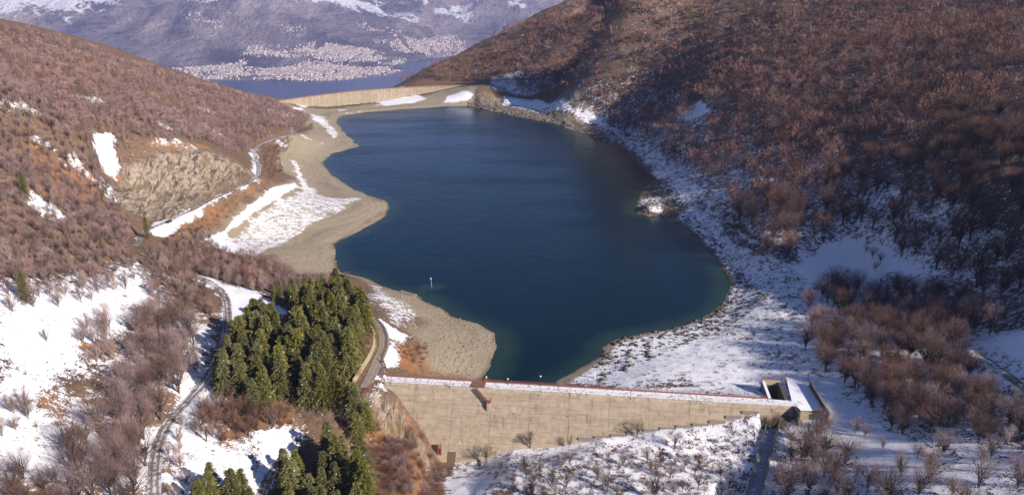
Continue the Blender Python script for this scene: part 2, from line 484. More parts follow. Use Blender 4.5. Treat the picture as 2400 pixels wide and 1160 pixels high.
GRAVS = [
 ([(470,560),(700,420),(640,380),(660,350),(720,310),(700,262),(660,240),(1090,215),(1110,250),(790,262),(850,342),(760,380),(800,430),(916,487),(786,572),(795,640),(700,640),(640,600),(560,598)], 1.0, 5),
 ([(880,672),(1000,700),(1160,770),(1168,820),(1140,885),(1010,870),(960,780),(1000,755),(880,700)], 0.95, 4),
 ([(1130,225),(1300,265),(1430,320),(1540,420),(1600,530),(1700,640),(1715,690),(1690,690),(1640,590),(1520,430),(1420,330),(1250,285),(1100,255)], 0.3, 2),
 ([(1300,893),(1410,845),(1412,800),(1520,775),(1560,778),(1440,815),(1420,850),(1400,893)], 0.9, 2),
]
for poly, v, soft, rr in SNOWS:
    soft = soft * (1.9 if soft >= 5 else 1.35)
    m = mask(area(poly), soft); setm(snow, m, v); setm(rust, m, rr)
for poly, v, soft in RUSTS:
    m = mask(area(poly), soft); rust = np.maximum(rust, m * v); snow = snow * (1 - 0.55 * m)
m = mask([P(a, b, 3)[:2] for a, b in ((690,262),(900,238),(1060,224),(1115,232),(1115,252),(790,268))], 4); grav = np.maximum(grav, m); rust *= (1 - m)
for poly, v, soft in GRAVS:
    m = mask(area(poly), soft); grav = np.maximum(grav, m * v)
# wet and washed strip along the water is bare
rside = smooth(60, 100, GX) * (1 - smooth(880, 960, GY))
wash = 1 - smooth(2.0 - 1.2 * rside, 7.0 - 4.5 * rside, SDn - fbm(GX, GY, 10, 3, 3) * 3 * (1 - .6 * rside))
grav = np.maximum(grav, wash * 0.9); snow = snow * (1 - wash * 0.95)
# gravel flats keep their painted snow only
snow = np.where((grav > 0.5) & (snow < 0.3), snow * 0.4, snow)
ROCKP = area([(262,425),(300,385),(360,358),(420,350),(480,352),(540,375),(588,408),(560,432),(480,470),(400,512),(340,512),(290,480)])
m = mask(ROCKP, 5); rock = np.maximum(rock, m); snow *= (1 - 0.93 * m); rust *= (1 - 0.6 * m)
m = mask(area([(865,930),(930,940),(1000,1030),(1020,1080),(960,1040),(880,980)]), 3); rock = np.maximum(rock, m * 0.9); snow *= (1 - 0.6 * m)
m = mask(area([(1120,222),(1250,232),(1440,300),(1500,350),(1470,352),(1300,290),(1120,255)]), 3); rock = np.maximum(rock, m * 0.8)
mx, my, _ = P(1522, 492, 2)
Z += 4.5 * np.exp(-((GX - mx) ** 2 + (GY - my) ** 2) / 90.0) * smooth(0, 5, SD)
# the intake pit beside the dam
def dloc_(X, Y, Z_): return ((X - DA[0]) * dux + (Y - DA[1]) * duy, -((X - DA[0]) * dnx + (Y - DA[1]) * dny), Z_)
def dam_xy(x, y): return (DA[0] + dux * x - dnx * y, DA[1] + duy * x - dny * y)      # y runs upstream
LXD = (GX - DA[0]) * dux + (GY - DA[1]) * duy; LYD = -((GX - DA[0]) * dnx + (GY - DA[1]) * dny)
PIT = (DL - 8.3, DL - 2.9, 4.6, 19.0)
inp = (LXD > PIT[0] - 1.0) & (LXD < PIT[1] + 1.0) & (LYD > 2) & (LYD < PIT[3] + 0.8)
Z[inp] = 5.0
ff = np.array([dloc_(*face_hit(a, b)) for a, b in ((905,905),(925,918),(960,960),(1000,1020),(1030,1080),(1075,1082),(1130,1078),(1200,1052),(1300,1046),(1400,1030),(1410,1022),(1480,1018),(1550,1003),(1600,1000),(1700,988),(1750,970),(1810,955),(1850,948))])
zft = np.interp(LXD, ff[:, 0], ff[:, 2]); dfr = -LYD - (CREST - zft) * BATTER
nearx = (LXD > 1) & (LXD < DL) & (LYD < 3.4) & (dfr < 40)
Z = np.where(nearx, np.minimum(Z, zft - 0.3 + 0.22 * np.maximum(dfr - 3, 0)), Z)
ffz = (LXD > 34) & (LXD < DL + 2) & (LYD < 0) & (dfr > -6) & (dfr < 16); snow = np.where(ffz, np.maximum(snow, 0.66), snow)
ffz = (LXD > 76) & (LXD < DL) & (LYD > 1) & (LYD < 22) & (SD > 3); snow = np.where(ffz, np.maximum(snow, 0.72), snow); grav = np.where(ffz, 0, grav); rust = np.where(ffz, 0, rust)
body = (LXD > 2) & (LXD < DL - 2) & (LYD > -1.2) & (LYD < 3.4)
Z[body] = np.minimum(Z[body], 13.0)
# broken stone relief where there is rock
Z += rock * (ridged(GX * 0.9 + GY * 0.35, (GY - GX * 0.4) * 0.3, 7, 4, 41) * 2.4)
Z += smooth(2, 15, SDn) * hillR * fbm(GX, GY, 5, 3, 51) * 0.5
Z += smooth(3, 10, SDn) * fbm(GX, GY, 2.6, 2, 61) * 0.22 * (1 - smooth(480, 700, GY))
for r in ROADS.values(): press(r['line'], r['w'] + 0.2, 1.5)
ch_line = np.array([[CH0[0] + (CH1[0] - CH0[0]) * t, CH0[1] + (CH1[1] - CH0[1]) * t, 0] for t in np.linspace(0, 1.2, 60)])
zc = G.sample(ch_line[:, 0], ch_line[:, 1]); zc = np.polyval(np.polyfit(np.linspace(0, 1.2, 60), zc, 2), np.linspace(0, 1.2, 60))
ch_line[:, 2] = zc - 0.9
press(ch_line, 3.6, 2.2)
G = Grid(XS, YS, Z)

def grid_faces(ny, nx):
    i = np.arange(ny * nx).reshape(ny, nx)
    return np.stack([i[:-1, :-1].ravel(), i[:-1, 1:].ravel(), i[1:, 1:].ravel(), i[1:, :-1].ravel()], 1)

# ---- ground material
g = NT('ground_cover')
vo = g.vec()
sn, ru, gr, colr, rk = g.attr('cover')
n1 = g.noise(0.035, 6, 0.6, vo); n2 = g.noise(0.35, 6, 0.68, vo); n3 = g.noise(1.6, 5, 0.7, vo); n4 = g.noise(0.12, 5, 0.65, vo)
heath = g.mix(g.step(n2, 0.3, 0.7), (0.10, 0.066, 0.048), (0.23, 0.155, 0.098))
heath = g.mix(g.math('MULTIPLY', g.step(n4, 0.35, 0.65), g.step(ru, 0.1, 0.9)), heath, g.mix(n3, (0.33, 0.12, 0.035), (0.30, 0.18, 0.08)))
litter = g.mix(g.step(n2, 0.3, 0.7), (0.05, 0.034, 0.028), (0.13, 0.08, 0.055))
heath = g.mix(g.step(ru, 0.15, 0.35), litter, heath)
gravel = g.mix(g.step(n3, 0.32, 0.68), (0.18, 0.148, 0.105), (0.48, 0.40, 0.29))
zz = g.n('ShaderNodeSeparateXYZ'); g.put(zz.inputs[0], vo)
bz = g.math('FRACT', g.math('ADD', g.math('MULTIPLY', zz.outputs[2], 1.15), g.math('MULTIPLY', n1, 2.2)))
gravel = g.mix(g.math('MULTIPLY', g.step(g.math('ABSOLUTE', g.math('SUBTRACT', bz, 0.5)), 0.32, 0.48), g.math('MULTIPLY', g.step(n2, 0.3, 0.6), 0.6)), gravel, (0.16, 0.13, 0.09))
gravel = g.mix(g.step(zz.outputs[2], 0.55, 0.1), gravel, (0.10, 0.085, 0.06))
gravel = g.mix(g.step(n1, 0.35, 0.7), gravel, g.mix(n2, (0.26, 0.22, 0.14), (0.36, 0.31, 0.22)))
base = g.mix(gr, heath, gravel)
rv = g.vec((0.50, 0.10, 0.10), (0.0, 0.0, 0.5)); r1 = g.noise(1.1, 6, 0.75, rv, 0.8)
rockc = g.mix(g.step(r1, 0.40, 0.54), (0.075, 0.058, 0.045), g.mix(g.step(n2, 0.35, 0.65), (0.24, 0.19, 0.14), (0.40, 0.33, 0.25)))
rockc = g.mix(g.math('MULTIPLY', g.step(n4, 0.52, 0.62), 0.6), rockc, (0.15, 0.105, 0.05))
base = g.mix(rk, base, rockc)
# snow lies where the cover value beats a broken noise
brk = g.math('ADD', g.math('MULTIPLY', n2, 0.42), g.math('ADD', g.math('MULTIPLY', n3, 0.40), g.math('MULTIPLY', n4, 0.18)))
brk = g.step(brk, 0.33, 0.67)
snm = g.step(g.math('SUBTRACT', sn, brk), -0.05, 0.09)
snowc = g.mix(n3, (0.80, 0.80, 0.83), (0.88, 0.88, 0.90))
g.color(g.mix(snm, base, snowc))
g.put(g.bsdf.inputs['Roughness'], g.mix(snm, (0.95,) * 3, (0.6,) * 3))
hgt = g.math('ADD', g.math('MULTIPLY', n3, 0.7), g.math('MULTIPLY', n2, 0.8))
g.bump(hgt, 0.55, 0.8)
MG = g.m
cover = np.stack([snow, rust, grav, rock], -1).reshape(-1, 4)
V = np.stack([GX, GY, Z], -1).reshape(-1, 3)
me = mesh_np('ground', V, grid_faces(len(YS), len(XS)), [MG], True, {'cover': cover})
tag(link('ground', me), kind='structure', label='snowy valley ground and brown hillsides around the reservoir')

# ---- reservoir
wt = NT('reservoir_water')
sh, _, _, _, _ = wt.attr('shallow')
wv_ = wt.vec()
deep = wt.mix(wt.noise(0.012, 3, 0.5, wv_), (0.0003, 0.0100, 0.011), (0.0004, 0.0130, 0.020))
wt.color(wt.mix(sh, deep, (0.020, 0.042, 0.028)))
wt.bsdf.inputs['Roughness'].default_value = 0.12
wt.bsdf.inputs['IOR'].default_value = 1.33
wt.bsdf.inputs['Specular IOR Level'].default_value = 0.42
wt.bsdf.inputs['Specular Tint'].default_value = (0.36, 0.76, 1.0, 1)
wt.put(wt.bsdf.inputs['Roughness'], wt.math('ADD', 0.10, wt.math('MULTIPLY', wt.step(wt.noise(0.014, 4, 0.6, wt.vec((0.5, 1.6, 1))), 0.42, 0.62), 0.16)))
wt.bump(wt.math('ADD', wt.noise(0.5, 4, 0.6, wv_), wt.math('MULTIPLY', wt.noise(0.09, 4, 0.6, wv_), 2.0)), 0.5, 0.3)
lx = np.linspace(min(p[0] for p in LAKE) - 10, max(p[0] for p in LAKE) + 10, 140); ly = np.linspace(285, max(p[1] for p in LAKE) + 12, 300)
LX, LY = np.meshgrid(lx, ly)
sdl = sdist(LAKE, LX, LY)
shl = (1 - smooth(0, 14, -sdl - fbm(LX, LY, 25, 3, 9) * 5))
bar_ = P(1008, 672, 0); shl = np.maximum(shl, 0.9 * (1 - smooth(1.5, 8, sdist([P(965, 690, 0)[:2], bar_[:2], P(1022, 672, 0)[:2]], LX, LY, False))))
shl *= 0.8
V = np.stack([LX, LY, 0 * LX], -1).reshape(-1, 3)
me = mesh_np('reservoir_water', V, grid_faces(300, 140), [wt.m], True, {'shallow': np.repeat(shl.reshape(-1, 1), 3, 1)})
tag(link('reservoir_water', me), kind='structure', label='deep blue reservoir between the two dams')

# ---- roads
rm = NT('road_surface')
uvn = rm.n('ShaderNodeAttribute', attribute_name='across'); sx = rm.n('ShaderNodeSeparateColor'); rm.t.links.new(uvn.outputs[0], sx.inputs[0])
u = sx.outputs[0]; vo = rm.vec()
nr = rm.noise(0.5, 5, 0.7, vo); nf = rm.noise(3, 4, 0.7, vo)
du = rm.math('ABSOLUTE', rm.math('SUBTRACT', rm.math('ABSOLUTE', rm.math('SUBTRACT', u, 0.5)), 0.22))
trk0 = rm.step(rm.math('ADD', du, rm.math('MULTIPLY', rm.math('SUBTRACT', nr, 0.5), 0.45)), 0.17, 0.05)
trk = rm.math('MULTIPLY', trk0, rm.math('ADD', 0.45, rm.math('MULTIPLY', rm.step(nr, 0.4, 0.6), 0.5)))
asph = rm.mix(nf, (0.06, 0.048, 0.042), (0.16, 0.12, 0.10)); nl = rm.noise(0.06, 3, 0.5, vo)
slush = rm.mix(rm.step(rm.math('ADD', nr, rm.math('MULTIPLY', nl, 0.6)), 0.68, 0.92), (0.16, 0.12, 0.095), (0.66, 0.64, 0.65))
bare = sx.outputs[1]
col_ = rm.mix(trk, slush, asph)
rm.color(rm.mix(bare, col_, rm.mix(nf, (0.24, 0.20, 0.15), (0.33, 0.28, 0.21))))
def ribbon(name, line, w, bare=0.0, up=0.07, label=None):
    p = line; t = np.gradient(p[:, :2], axis=0); t /= np.linalg.norm(t, axis=1)[:, None] + 1e-9
    nrm = np.stack([t[:, 1], -t[:, 0]], 1); K = 7; V = []; A = []
    for k in range(K):
        f = k / (K - 1); q = p[:, :2] + nrm * ((f - 0.5) * 2 * w)
        zz = np.maximum(p[:, 2], G.sample(q[:, 0], q[:, 1]) * 0.5 + p[:, 2] * 0.5) + up
        V.append(np.column_stack([q, zz])); A.append(np.column_stack([np.full(len(p), f), np.full(len(p), bare), np.zeros(len(p))]))
    V = np.stack(V, 1).reshape(-1, 3); A = np.stack(A, 1).reshape(-1, 3)
    tag(link(name, mesh_np(name, V, grid_faces(len(p), K), [rm.m], True, {'across': A})), kind='structure', label=label)
ribbon('road', ROADS['hill']['line'], 1.9, label='snowy track with dark wheel marks under the rock face')
ribbon('road', ROADS['bend']['line'], 2.1, label='wheel-marked road curving down past the conifers')
ribbon('road', ROADS['dam']['line'], 2.3, 0.85, label='bare access road to the left end of the near dam')
ribbon('road', ROADS['low']['line'], 1.9, label='dark road between the lowest conifers')
ribbon('road', ROADS['right']['line'], 2.4, 0.2, label='dark road on the snow at the right edge')

# ================================================================== FAR VALLEY: lake, plain and mountains
SEA = -730.0
mw = NT('far_water')
mw.color((0.015, 0.045, 0.14)); mw.bsdf.inputs['Roughness'].default_value = 0.25; mw.bsdf.inputs['IOR'].default_value = 1.33
mw.bump(mw.noise(0.02, 3, 0.5, mw.vec()), 0.2, 2.0)
me = mesh_np('far_lake', [(-9000, 1200, SEA), (12000, 1200, SEA), (12000, 15000, SEA), (-9000, 15000, SEA)], [(0, 1, 2, 3)], [mw.m])
tag(link('far_lake', me), kind='structure', label='long pale blue lake far below beyond the far dam')
shore_px = [(-200,230),(100,215),(300,200),(420,186),(520,190),(600,192),(700,193),(780,191),(850,184),(905,178),(965,163),(930,152),(1000,140),(1080,128),(1200,118),(1500,112),(2600,110)]
SH = [P(a, b, SEA)[:2] for a, b in shore_px]
FX_ = np.linspace(-8000, 11000, 420); FY_ = np.linspace(5200, 19000, 300)
FGX, FGY = np.meshgrid(FX_, FY_)
land = [(-12000, 30000)] + [(-12000, SH[0][1])] + SH + [(30000, SH[-1][1]), (30000, 30000)]
sdf = -sdist(land, FGX, FGY)      # positive on land
FC = []
for a, b, t in ((-200,180,6800),(420,160,7800),(420,120,8300),(300,60,9000),(0,120,8200),(0,60,9000),(0,10,10200),(250,10,10300),(420,20,9700),(560,25,9200),(560,-20,9900),(700,30,9500),(700,110,8500),(860,40,9700),(900,90,9000),(1000,70,9700),
                (1040,85,9900),(1100,95,9300),(1100,40,10800),(1000,10,11200),(880,-10,11500),(1250,60,10400),(1250,0,11500),(1400,60,10600),(700,150,7900),(850,130,8300),(1000,120,8900),
                (600,-120,11800),(0,-100,12200),(1000,-110,13500),(1400,-120,13500),(2400,60,10500),(2400,-150,13500),(-600,-100,12000),(-600,80,8800),(1800,70,10300),(1800,-110,13500)):
    d = ray(a, b); FC.append((d[0] * t, d[1] * t, CAM_H + d[2] * t))
for x in (-8000, -2000, 4000, 10000): FC.append((x, 19000, 1500))
Zf = TPS(FC, lam=0.01, k=3000.0)(FGX, FGY)
up = smooth(200, 2200, Zf - SEA - 60) 
Zf += ridged(FGX, FGY, 2100, 6, 21) * 520 * smooth(0, 500, Zf - SEA - 60) + ridged(FGX, FGY, 800, 4, 8) * 90 * smooth(0, 400, Zf - SEA - 40)
Zf = np.where(sdf > 0, np.maximum(Zf, SEA + 3 + 0.012 * sdf), SEA - 20)
GF = Grid(FX_, FY_, Zf)
mm = NT('mountain')
geo = mm.n('ShaderNodeNewGeometry'); sp = mm.n('ShaderNodeSeparateXYZ'); mm.t.links.new(geo.outputs['Position'], sp.inputs[0])
vo = mm.vec(); a1 = mm.noise(0.0012, 8, 0.65, vo); a2 = mm.noise(0.006, 6, 0.7, vo); a3 = mm.noise(0.02, 4, 0.7, vo)
fc = mm.mix(mm.step(a1, 0.35, 0.65), (0.10, 0.088, 0.11), (0.40, 0.325, 0.31))
fc = mm.mix(mm.math('MULTIPLY', mm.step(a2, 0.56, 0.68), 0.8), fc, (0.30, 0.20, 0.11))
fc = mm.mix(mm.math('MULTIPLY', mm.step(a1, 0.48, 0.40), 0.6), fc, (0.05, 0.045, 0.07))
fc = mm.mix(mm.step(a2, 0.42, 0.34), fc, (0.03, 0.033, 0.03))
smk, _, _, _, _ = mm.attr('snowline')
sc = mm.step(mm.math('ADD', smk, mm.math('ADD', mm.math('MULTIPLY', mm.math('SUBTRACT', a2, 0.5), 1.5), mm.math('MULTIPLY', mm.math('SUBTRACT', a3, 0.5), 0.9))), 0.45, 0.60)
mm.color(mm.mix(sc, fc, (0.80, 0.80, 0.84)))
gl = mm.noise(1.0, 7, 0.7, mm.vec((0.0022, 0.0007, 0.004))); fc2 = mm.mix(mm.step(gl, 0.45, 0.58), (0.11, 0.098, 0.12), (0.42, 0.345, 0.33)); mm.color(mm.mix(sc, mm.mix(0.45, fc, fc2), (0.80, 0.80, 0.84)))
mm.bump(mm.math('ADD', a2, mm.math('ADD', a1, a3)), 0.9, 90.0)
pyf = []                          # snow by altitude, more on the left peaks
snl = smooth(-370, 10, Zf + fbm(FGX, FGY, 1500, 5, 15) * 330)
for poly, v in ((((-20,8),(100,5),(270,8),(200,30),(60,45),(-20,50)), 0.72), (((260,0),(430,0),(400,22),(330,30)), 0.6), (((540,0),(620,0),(600,22),(560,20)), 0.62), (((980,0),(1110,0),(1090,32),(1000,35)), 0.66), (((880,0),(980,0),(960,15),(900,12)), 0.6), (((1190,5),(1260,8),(1240,16),(1190,16)), 0.6), (((225,30),(300,22),(290,32),(235,40)), 0.6)):
    pp = [GF.hit(a, b, 3000, 16000)[:2] for a, b in poly]
    snl = np.maximum(snl, v * (1 - smooth(-150, 250, sdist(pp, FGX, FGY) + ridged(FGX, FGY, 700, 5, 66) * 450)))
V = np.stack([FGX, FGY, Zf], -1).reshape(-1, 3)
me = mesh_np('mountains', V, grid_faces(300, 420), [mm.m], True, {'snowline': np.repeat(snl.reshape(-1, 1), 3, 1)})
tag(link('mountains', me), kind='structure', label='hazy lavender mountains with snow on top')
# town on the plain: thousands of houses too small to tell apart
hm = NT('house_wall')
hc, _, _, hcol, _ = hm.attr('tint'); hm.color(hcol)
TOWN = [([(420,160),(560,150),(600,168),(760,150),(960,165),(900,178),(780,189),(560,190),(470,185)], 6200), ([(590,115),(760,100),(900,98),(1060,92),(1130,98),(1120,125),(930,150),(820,150),(760,135),(640,132)], 4800),
        ([(455,45),(520,45),(525,60),(460,62)], 45), ([(640,68),(700,60),(720,75),(650,85)], 30), ([(1020,80),(1080,85),(1080,95),(1030,92)], 120), ([(860,65),(930,70),(930,80),(860,78)], 60)]
vs = []; fs = []; ts = []
rg = np.random.default_rng(3)
for poly, n in TOWN:
    pp = [GF.hit(a, b, 3000, 16000)[:2] for a, b in poly]; pa = np.array(pp)
    k = 0
    while k < n:
        x = rg.uniform(pa[:, 0].min() - 200, pa[:, 0].max() + 200, 4000); y = rg.uniform(pa[:, 1].min() - 200, pa[:, 1].max() + 200, 4000)
        dn = fbm(x * 0.45, y, 260, 4, 19)
        okm = (-sdist(pp, x, y) + fbm(x, y, 300, 3, 77) * 220 > rg.uniform(-60, 420, 4000)) & (GF.sample(x, y) > SEA + 1) & (dn > rg.uniform(-0.30, 0.20, 4000)) & (np.abs(vnoise(x / 260, y / 420, 91)) > 0.10)
        for X0, Y0 in zip(x[okm], y[okm]):
            if k >= n: break
            k += 1
            z0 = float(GF.sample(X0, Y0)); w, d_, h = rg.uniform(7, 14) * (1 + 1.5 * (rg.random() < .05)), rg.uniform(8, 14), rg.uniform(6, 12) * (1 + (rg.random() < .05)); a = rg.uniform(-0.5, 0.5)
            c_, s_ = math.cos(a), math.sin(a); b0 = len(vs)
            for zz in (z0 - 6, z0 + h):
                for ux, uy in ((-w, -d_), (w, -d_), (w, d_), (-w, d_)):
                    vs.append((X0 + (ux * c_ - uy * s_) / 2, Y0 + (ux * s_ + uy * c_) / 2, zz))
            zz = z0 + h + d_ * 0.22     # ridge
            vs.append((X0 - w * c_ / 2, Y0 - w * s_ / 2, zz)); vs.append((X0 + w * c_ / 2, Y0 + w * s_ / 2, zz))
            for f in ((0,1,5,4),(1,2,6,5),(2,3,7,6),(3,0,4,7),(4,5,9,8),(6,7,8,9),(5,6,9,9),(7,4,8,8)):
                fs.append(tuple(b0 + q for q in f))
            tn = rg.choice(4, p=[.5, .25, .15, .1]); c = ((0.70,0.64,0.60),(0.50,0.40,0.35),(0.30,0.28,0.30),(0.22,0.16,0.15))[tn]
            ts += [c] * 8 + [(0.34,0.24,0.21)] * 2
me = bpy.data.meshes.new('town_houses'); me.from_pydata(vs, [], [f if f[2] != f[3] else f[:3] for f in fs]); me.materials.append(hm.m)
at = me.attributes.new('tint', 'FLOAT_COLOR', 'POINT'); at.data.foreach_set('color', np.hstack([np.array(ts, np.float32), np.ones((len(ts), 1), np.float32)]).ravel())
tag(link('town_houses', me), 'dense pale town houses spread over the plain beyond the far lake', 'town', kind='stuff')

# air
hz = bpy.data.materials.new('haze_air'); hz.use_nodes = True
hz.node_tree.nodes.remove(hz.node_tree.nodes['Principled BSDF'])
pv = hz.node_tree.nodes.new('ShaderNodeVolumePrincipled'); pv.inputs['Color'].default_value = (0.40, 0.50, 1.0, 1)
pv.inputs['Density'].default_value = 5.0e-5; pv.inputs['Anisotropy'].default_value = 0.1
hz.node_tree.links.new(pv.outputs[0], hz.node_tree.nodes['Material Output'].inputs['Volume'])
zt = max(float(Zf.max()), float(Z.max()), CAM_H) + 60
o = MB().box((-12000, -3000, SEA - 25), (15000, 20500, zt)).build('haze', hz)
tag(o, kind='stuff', label='pale lavender haze in the air over the far valley')
#@@OBJECTS
# ================================================================== BUILT THINGS
def simple(name, c1, c2, scale=2.0, rough=0.85, vecscale=(1, 1, 1)):
    m = NT(name); m.color(m.mix(m.noise(scale, 5, 0.65, m.vec(vecscale)), c1, c2)); m.bsdf.inputs['Roughness'].default_value = rough
    return m.m
M_CONC = simple('weathered_concrete', (0.15, 0.13, 0.115), (0.34, 0.30, 0.26), 0.8)
M_DARKC = simple('shaded_concrete', (0.05, 0.045, 0.04), (0.14, 0.12, 0.10), 0.9)  # darker concrete: the shade on walls and pit is put into its colour
M_SNOW = simple('lying_snow', (0.78, 0.78, 0.81), (0.88, 0.88, 0.90), 1.5, 0.6)
M_RED = simple('rusty_red_paint', (0.18, 0.055, 0.042), (0.30, 0.115, 0.085), 3.0, 0.6)
M_STEEL = simple('dark_steel', (0.05, 0.04, 0.04), (0.10, 0.08, 0.08), 3.0, 0.5)
M_WHITE = simple('white_paint', (0.55, 0.55, 0.54), (0.72, 0.72, 0.70), 3.0, 0.4)
M_WOOD = simple('brown_timber', (0.12, 0.07, 0.045), (0.22, 0.14, 0.09), 2.0)
M_YEL = simple('ochre_concrete', (0.36, 0.29, 0.17), (0.46, 0.38, 0.25), 1.0)
# crest top: snow worn through in places
ms = NT('crest_snow'); vo = ms.vec()
ms.color(ms.mix(ms.step(ms.noise(0.9, 6, 0.7, vo), 0.36, 0.50), (0.25, 0.21, 0.18), (0.80, 0.79, 0.81)))
# dam face
md = NT('dam_face'); vo = md.vec(); cs = md.n('ShaderNodeSeparateXYZ'); md.put(cs.inputs[0], vo); x_, y_, z_ = cs.outputs
f1 = md.noise(0.9, 6, 0.72, md.vec((0.10, 1, 1.9))); f2 = md.noise(0.45, 5, 0.7, vo); f3 = md.noise(5.0, 4, 0.7, vo)
fs_ = md.noise(1.0, 4, 0.6, md.vec((1.2, 0.3, 0.10)))
c = md.mix(md.step(f2, 0.3, 0.7), (0.33, 0.262, 0.185), (0.46, 0.375, 0.275))
c = md.mix(md.math('MULTIPLY', md.step(f1, 0.46, 0.70), 0.65), c, (0.17, 0.135, 0.095))
c = md.mix(md.math('MULTIPLY', md.step(f3, 0.45, 0.7), 0.35), c, (0.22, 0.175, 0.12))
# each pour of concrete has its own tone
blk = md.n('ShaderNodeTexWhiteNoise', noise_dimensions='2D'); cb = md.n('ShaderNodeCombineXYZ')
md.put(cb.inputs[0], md.math('FLOOR', md.math('DIVIDE', md.math('SUBTRACT', x_, 14.5), 16.2))); md.put(cb.inputs[1], md.math('FLOOR', md.math('DIVIDE', z_, 2.0)))
md.put(blk.inputs[0], cb.outputs[0]); c = md.mix(md.math('MULTIPLY', blk.outputs[0], 0.30), c, (0.23, 0.185, 0.125))
zf = md.math('ABSOLUTE', md.math('SUBTRACT', md.math('FRACT', md.math('DIVIDE', z_, 2.0)), 0.5))
c = md.mix(md.math('MULTIPLY', md.step(zf, 0.465, 0.49), md.math('MULTIPLY', md.step(f1, 0.35, 0.6), 0.32)), c, (0.12, 0.095, 0.07))
xf = md.math('ABSOLUTE', md.math('SUBTRACT', md.math('FRACT', md.math('DIVIDE', md.math('SUBTRACT', x_, 14.5), 16.2)), 0.5))
c = md.mix(md.math('MULTIPLY', md.step(xf, 0.490, 0.496), 0.6), c, (0.11, 0.085, 0.06))
st = md.math('MULTIPLY', md.step(fs_, 0.60, 0.68), md.math('MULTIPLY', md.step(z_, 6.0, -2.0), md.math('MULTIPLY', md.step(x_, 64, 72), md.step(x_, 92, 84))))
c = md.mix(md.math('MULTIPLY', st, 0.8), c, (0.10, 0.075, 0.05))
lo = md.math('SUBTRACT', md.math('ADD', 5.5, md.math('MULTIPLY', md.math('SUBTRACT', x_, 125), 0.22)), z_)   # moss towards the low right end
lo = md.math('MULTIPLY', md.step(md.math('ADD', md.math('MULTIPLY', lo, 0.16), md.math('MULTIPLY', md.math('SUBTRACT', f2, 0.5), 2.4)), -0.1, 0.5), md.step(x_, 112, 132))
c = md.mix(md.math('MULTIPLY', lo, 0.85), c, (0.05, 0.036, 0.02))
top = md.math('MULTIPLY', md.step(z_, 14.3, 15.6), md.step(f2, 0.4, 0.6)); v2 = md.step(md.noise(1.0, 5, 0.7, md.vec((0.55, 0.2, 0.05))), 0.54, 0.68); c = md.mix(md.math('MULTIPLY', v2, 0.6), c, (0.14, 0.11, 0.078))
c = md.mix(md.math('MULTIPLY', top, 0.35), c, (0.5, 0.45, 0.38))
md.color(c); md.bump(md.math('ADD', f3, f1), 0.4, 0.15)

ANG = math.atan2(duy, dux)
def dam_root(name, x=0, y=0, z=0):
    a, b = dam_xy(x, y); return empty(name, (a, b, z), ANG)
def dloc(X, Y, Z):                # world -> dam frame
    return ((X - DA[0]) * dux + (Y - DA[1]) * duy, -((X - DA[0]) * dnx + (Y - DA[1]) * dny), Z)
def crest_x(px):                  # distance along the dam of a photo column on the crest
    lo_, hi_ = -10.0, DL + 10
    for _ in range(40):
        m_ = (lo_ + hi_) / 2; X, Y = DA[0] + dux * m_, DA[1] + duy * m_
        q = 1200 + FPX * X / (Y * CP + (CAM_H - CREST) * SP)
        if q < px: lo_ = m_
        else: hi_ = m_
    return lo_
dam = dam_root('near_dam')
tag(dam, 'long pale concrete dam in the foreground with snow along its crest and vertical joints', 'dam')
X0, X1, CW_ = -1.0, DL + 1.0, 4.2
mb = MB(); zb = -20.0
mb.hexa([(X0, -BATTER * (CREST - zb), zb), (X1, -BATTER * (CREST - zb), zb), (X1, CW_, zb), (X0, CW_, zb), (X0, 0, CREST), (X1, 0, CREST), (X1, CW_, CREST), (X0, CW_, CREST)])
mb.build('dam_wall', md.m, dam)
MB().box((X0 - 0.2, -0.25, CREST + 0.003), (X1 + 3, CW_ - 0.5, CREST + 0.30)).build('crest_walkway', ms.m, dam)
MB().box((X0 - 0.2, CW_ - 0.5, CREST + 0.003), (X1 - 11, CW_ + 0.1, CREST + 0.75)).build('parapet', simple('stained_parapet', (0.16, 0.08, 0.065), (0.28, 0.17, 0.13), 1.5), dam)
def rail(name, pts, parent, mat, h=1.1, step=2.0, r=0.05, mid=2):
    mb = MB()
    for a, b in zip(pts[:-1], pts[1:]):
        a = Vector(a); b = Vector(b); n = max(1, int((b - a).length / step))
        for i in range(n + 1):
            p = a.lerp(b, i / n); mb.bar(p, p + Vector((0, 0, h)), r, 4)
        for k in range(mid): 
            dz = Vector((0, 0, h * (k + 1) / mid)); mb.bar(a + dz, b + dz, r, 4)
    return mb.build(name, mat, parent)
rail('railing', [(X0, CW_ - 0.2, CREST + 0.75), (X1 - 11, CW_ - 0.2, CREST + 0.75)], dam, M_RED, 0.9, 2.2, 0.07)
rail('railing', [(X0, -0.1, CREST + 0.3), (X1, -0.1, CREST + 0.3)], dam, M_STEEL, 0.9, 5.0, 0.022, 2)
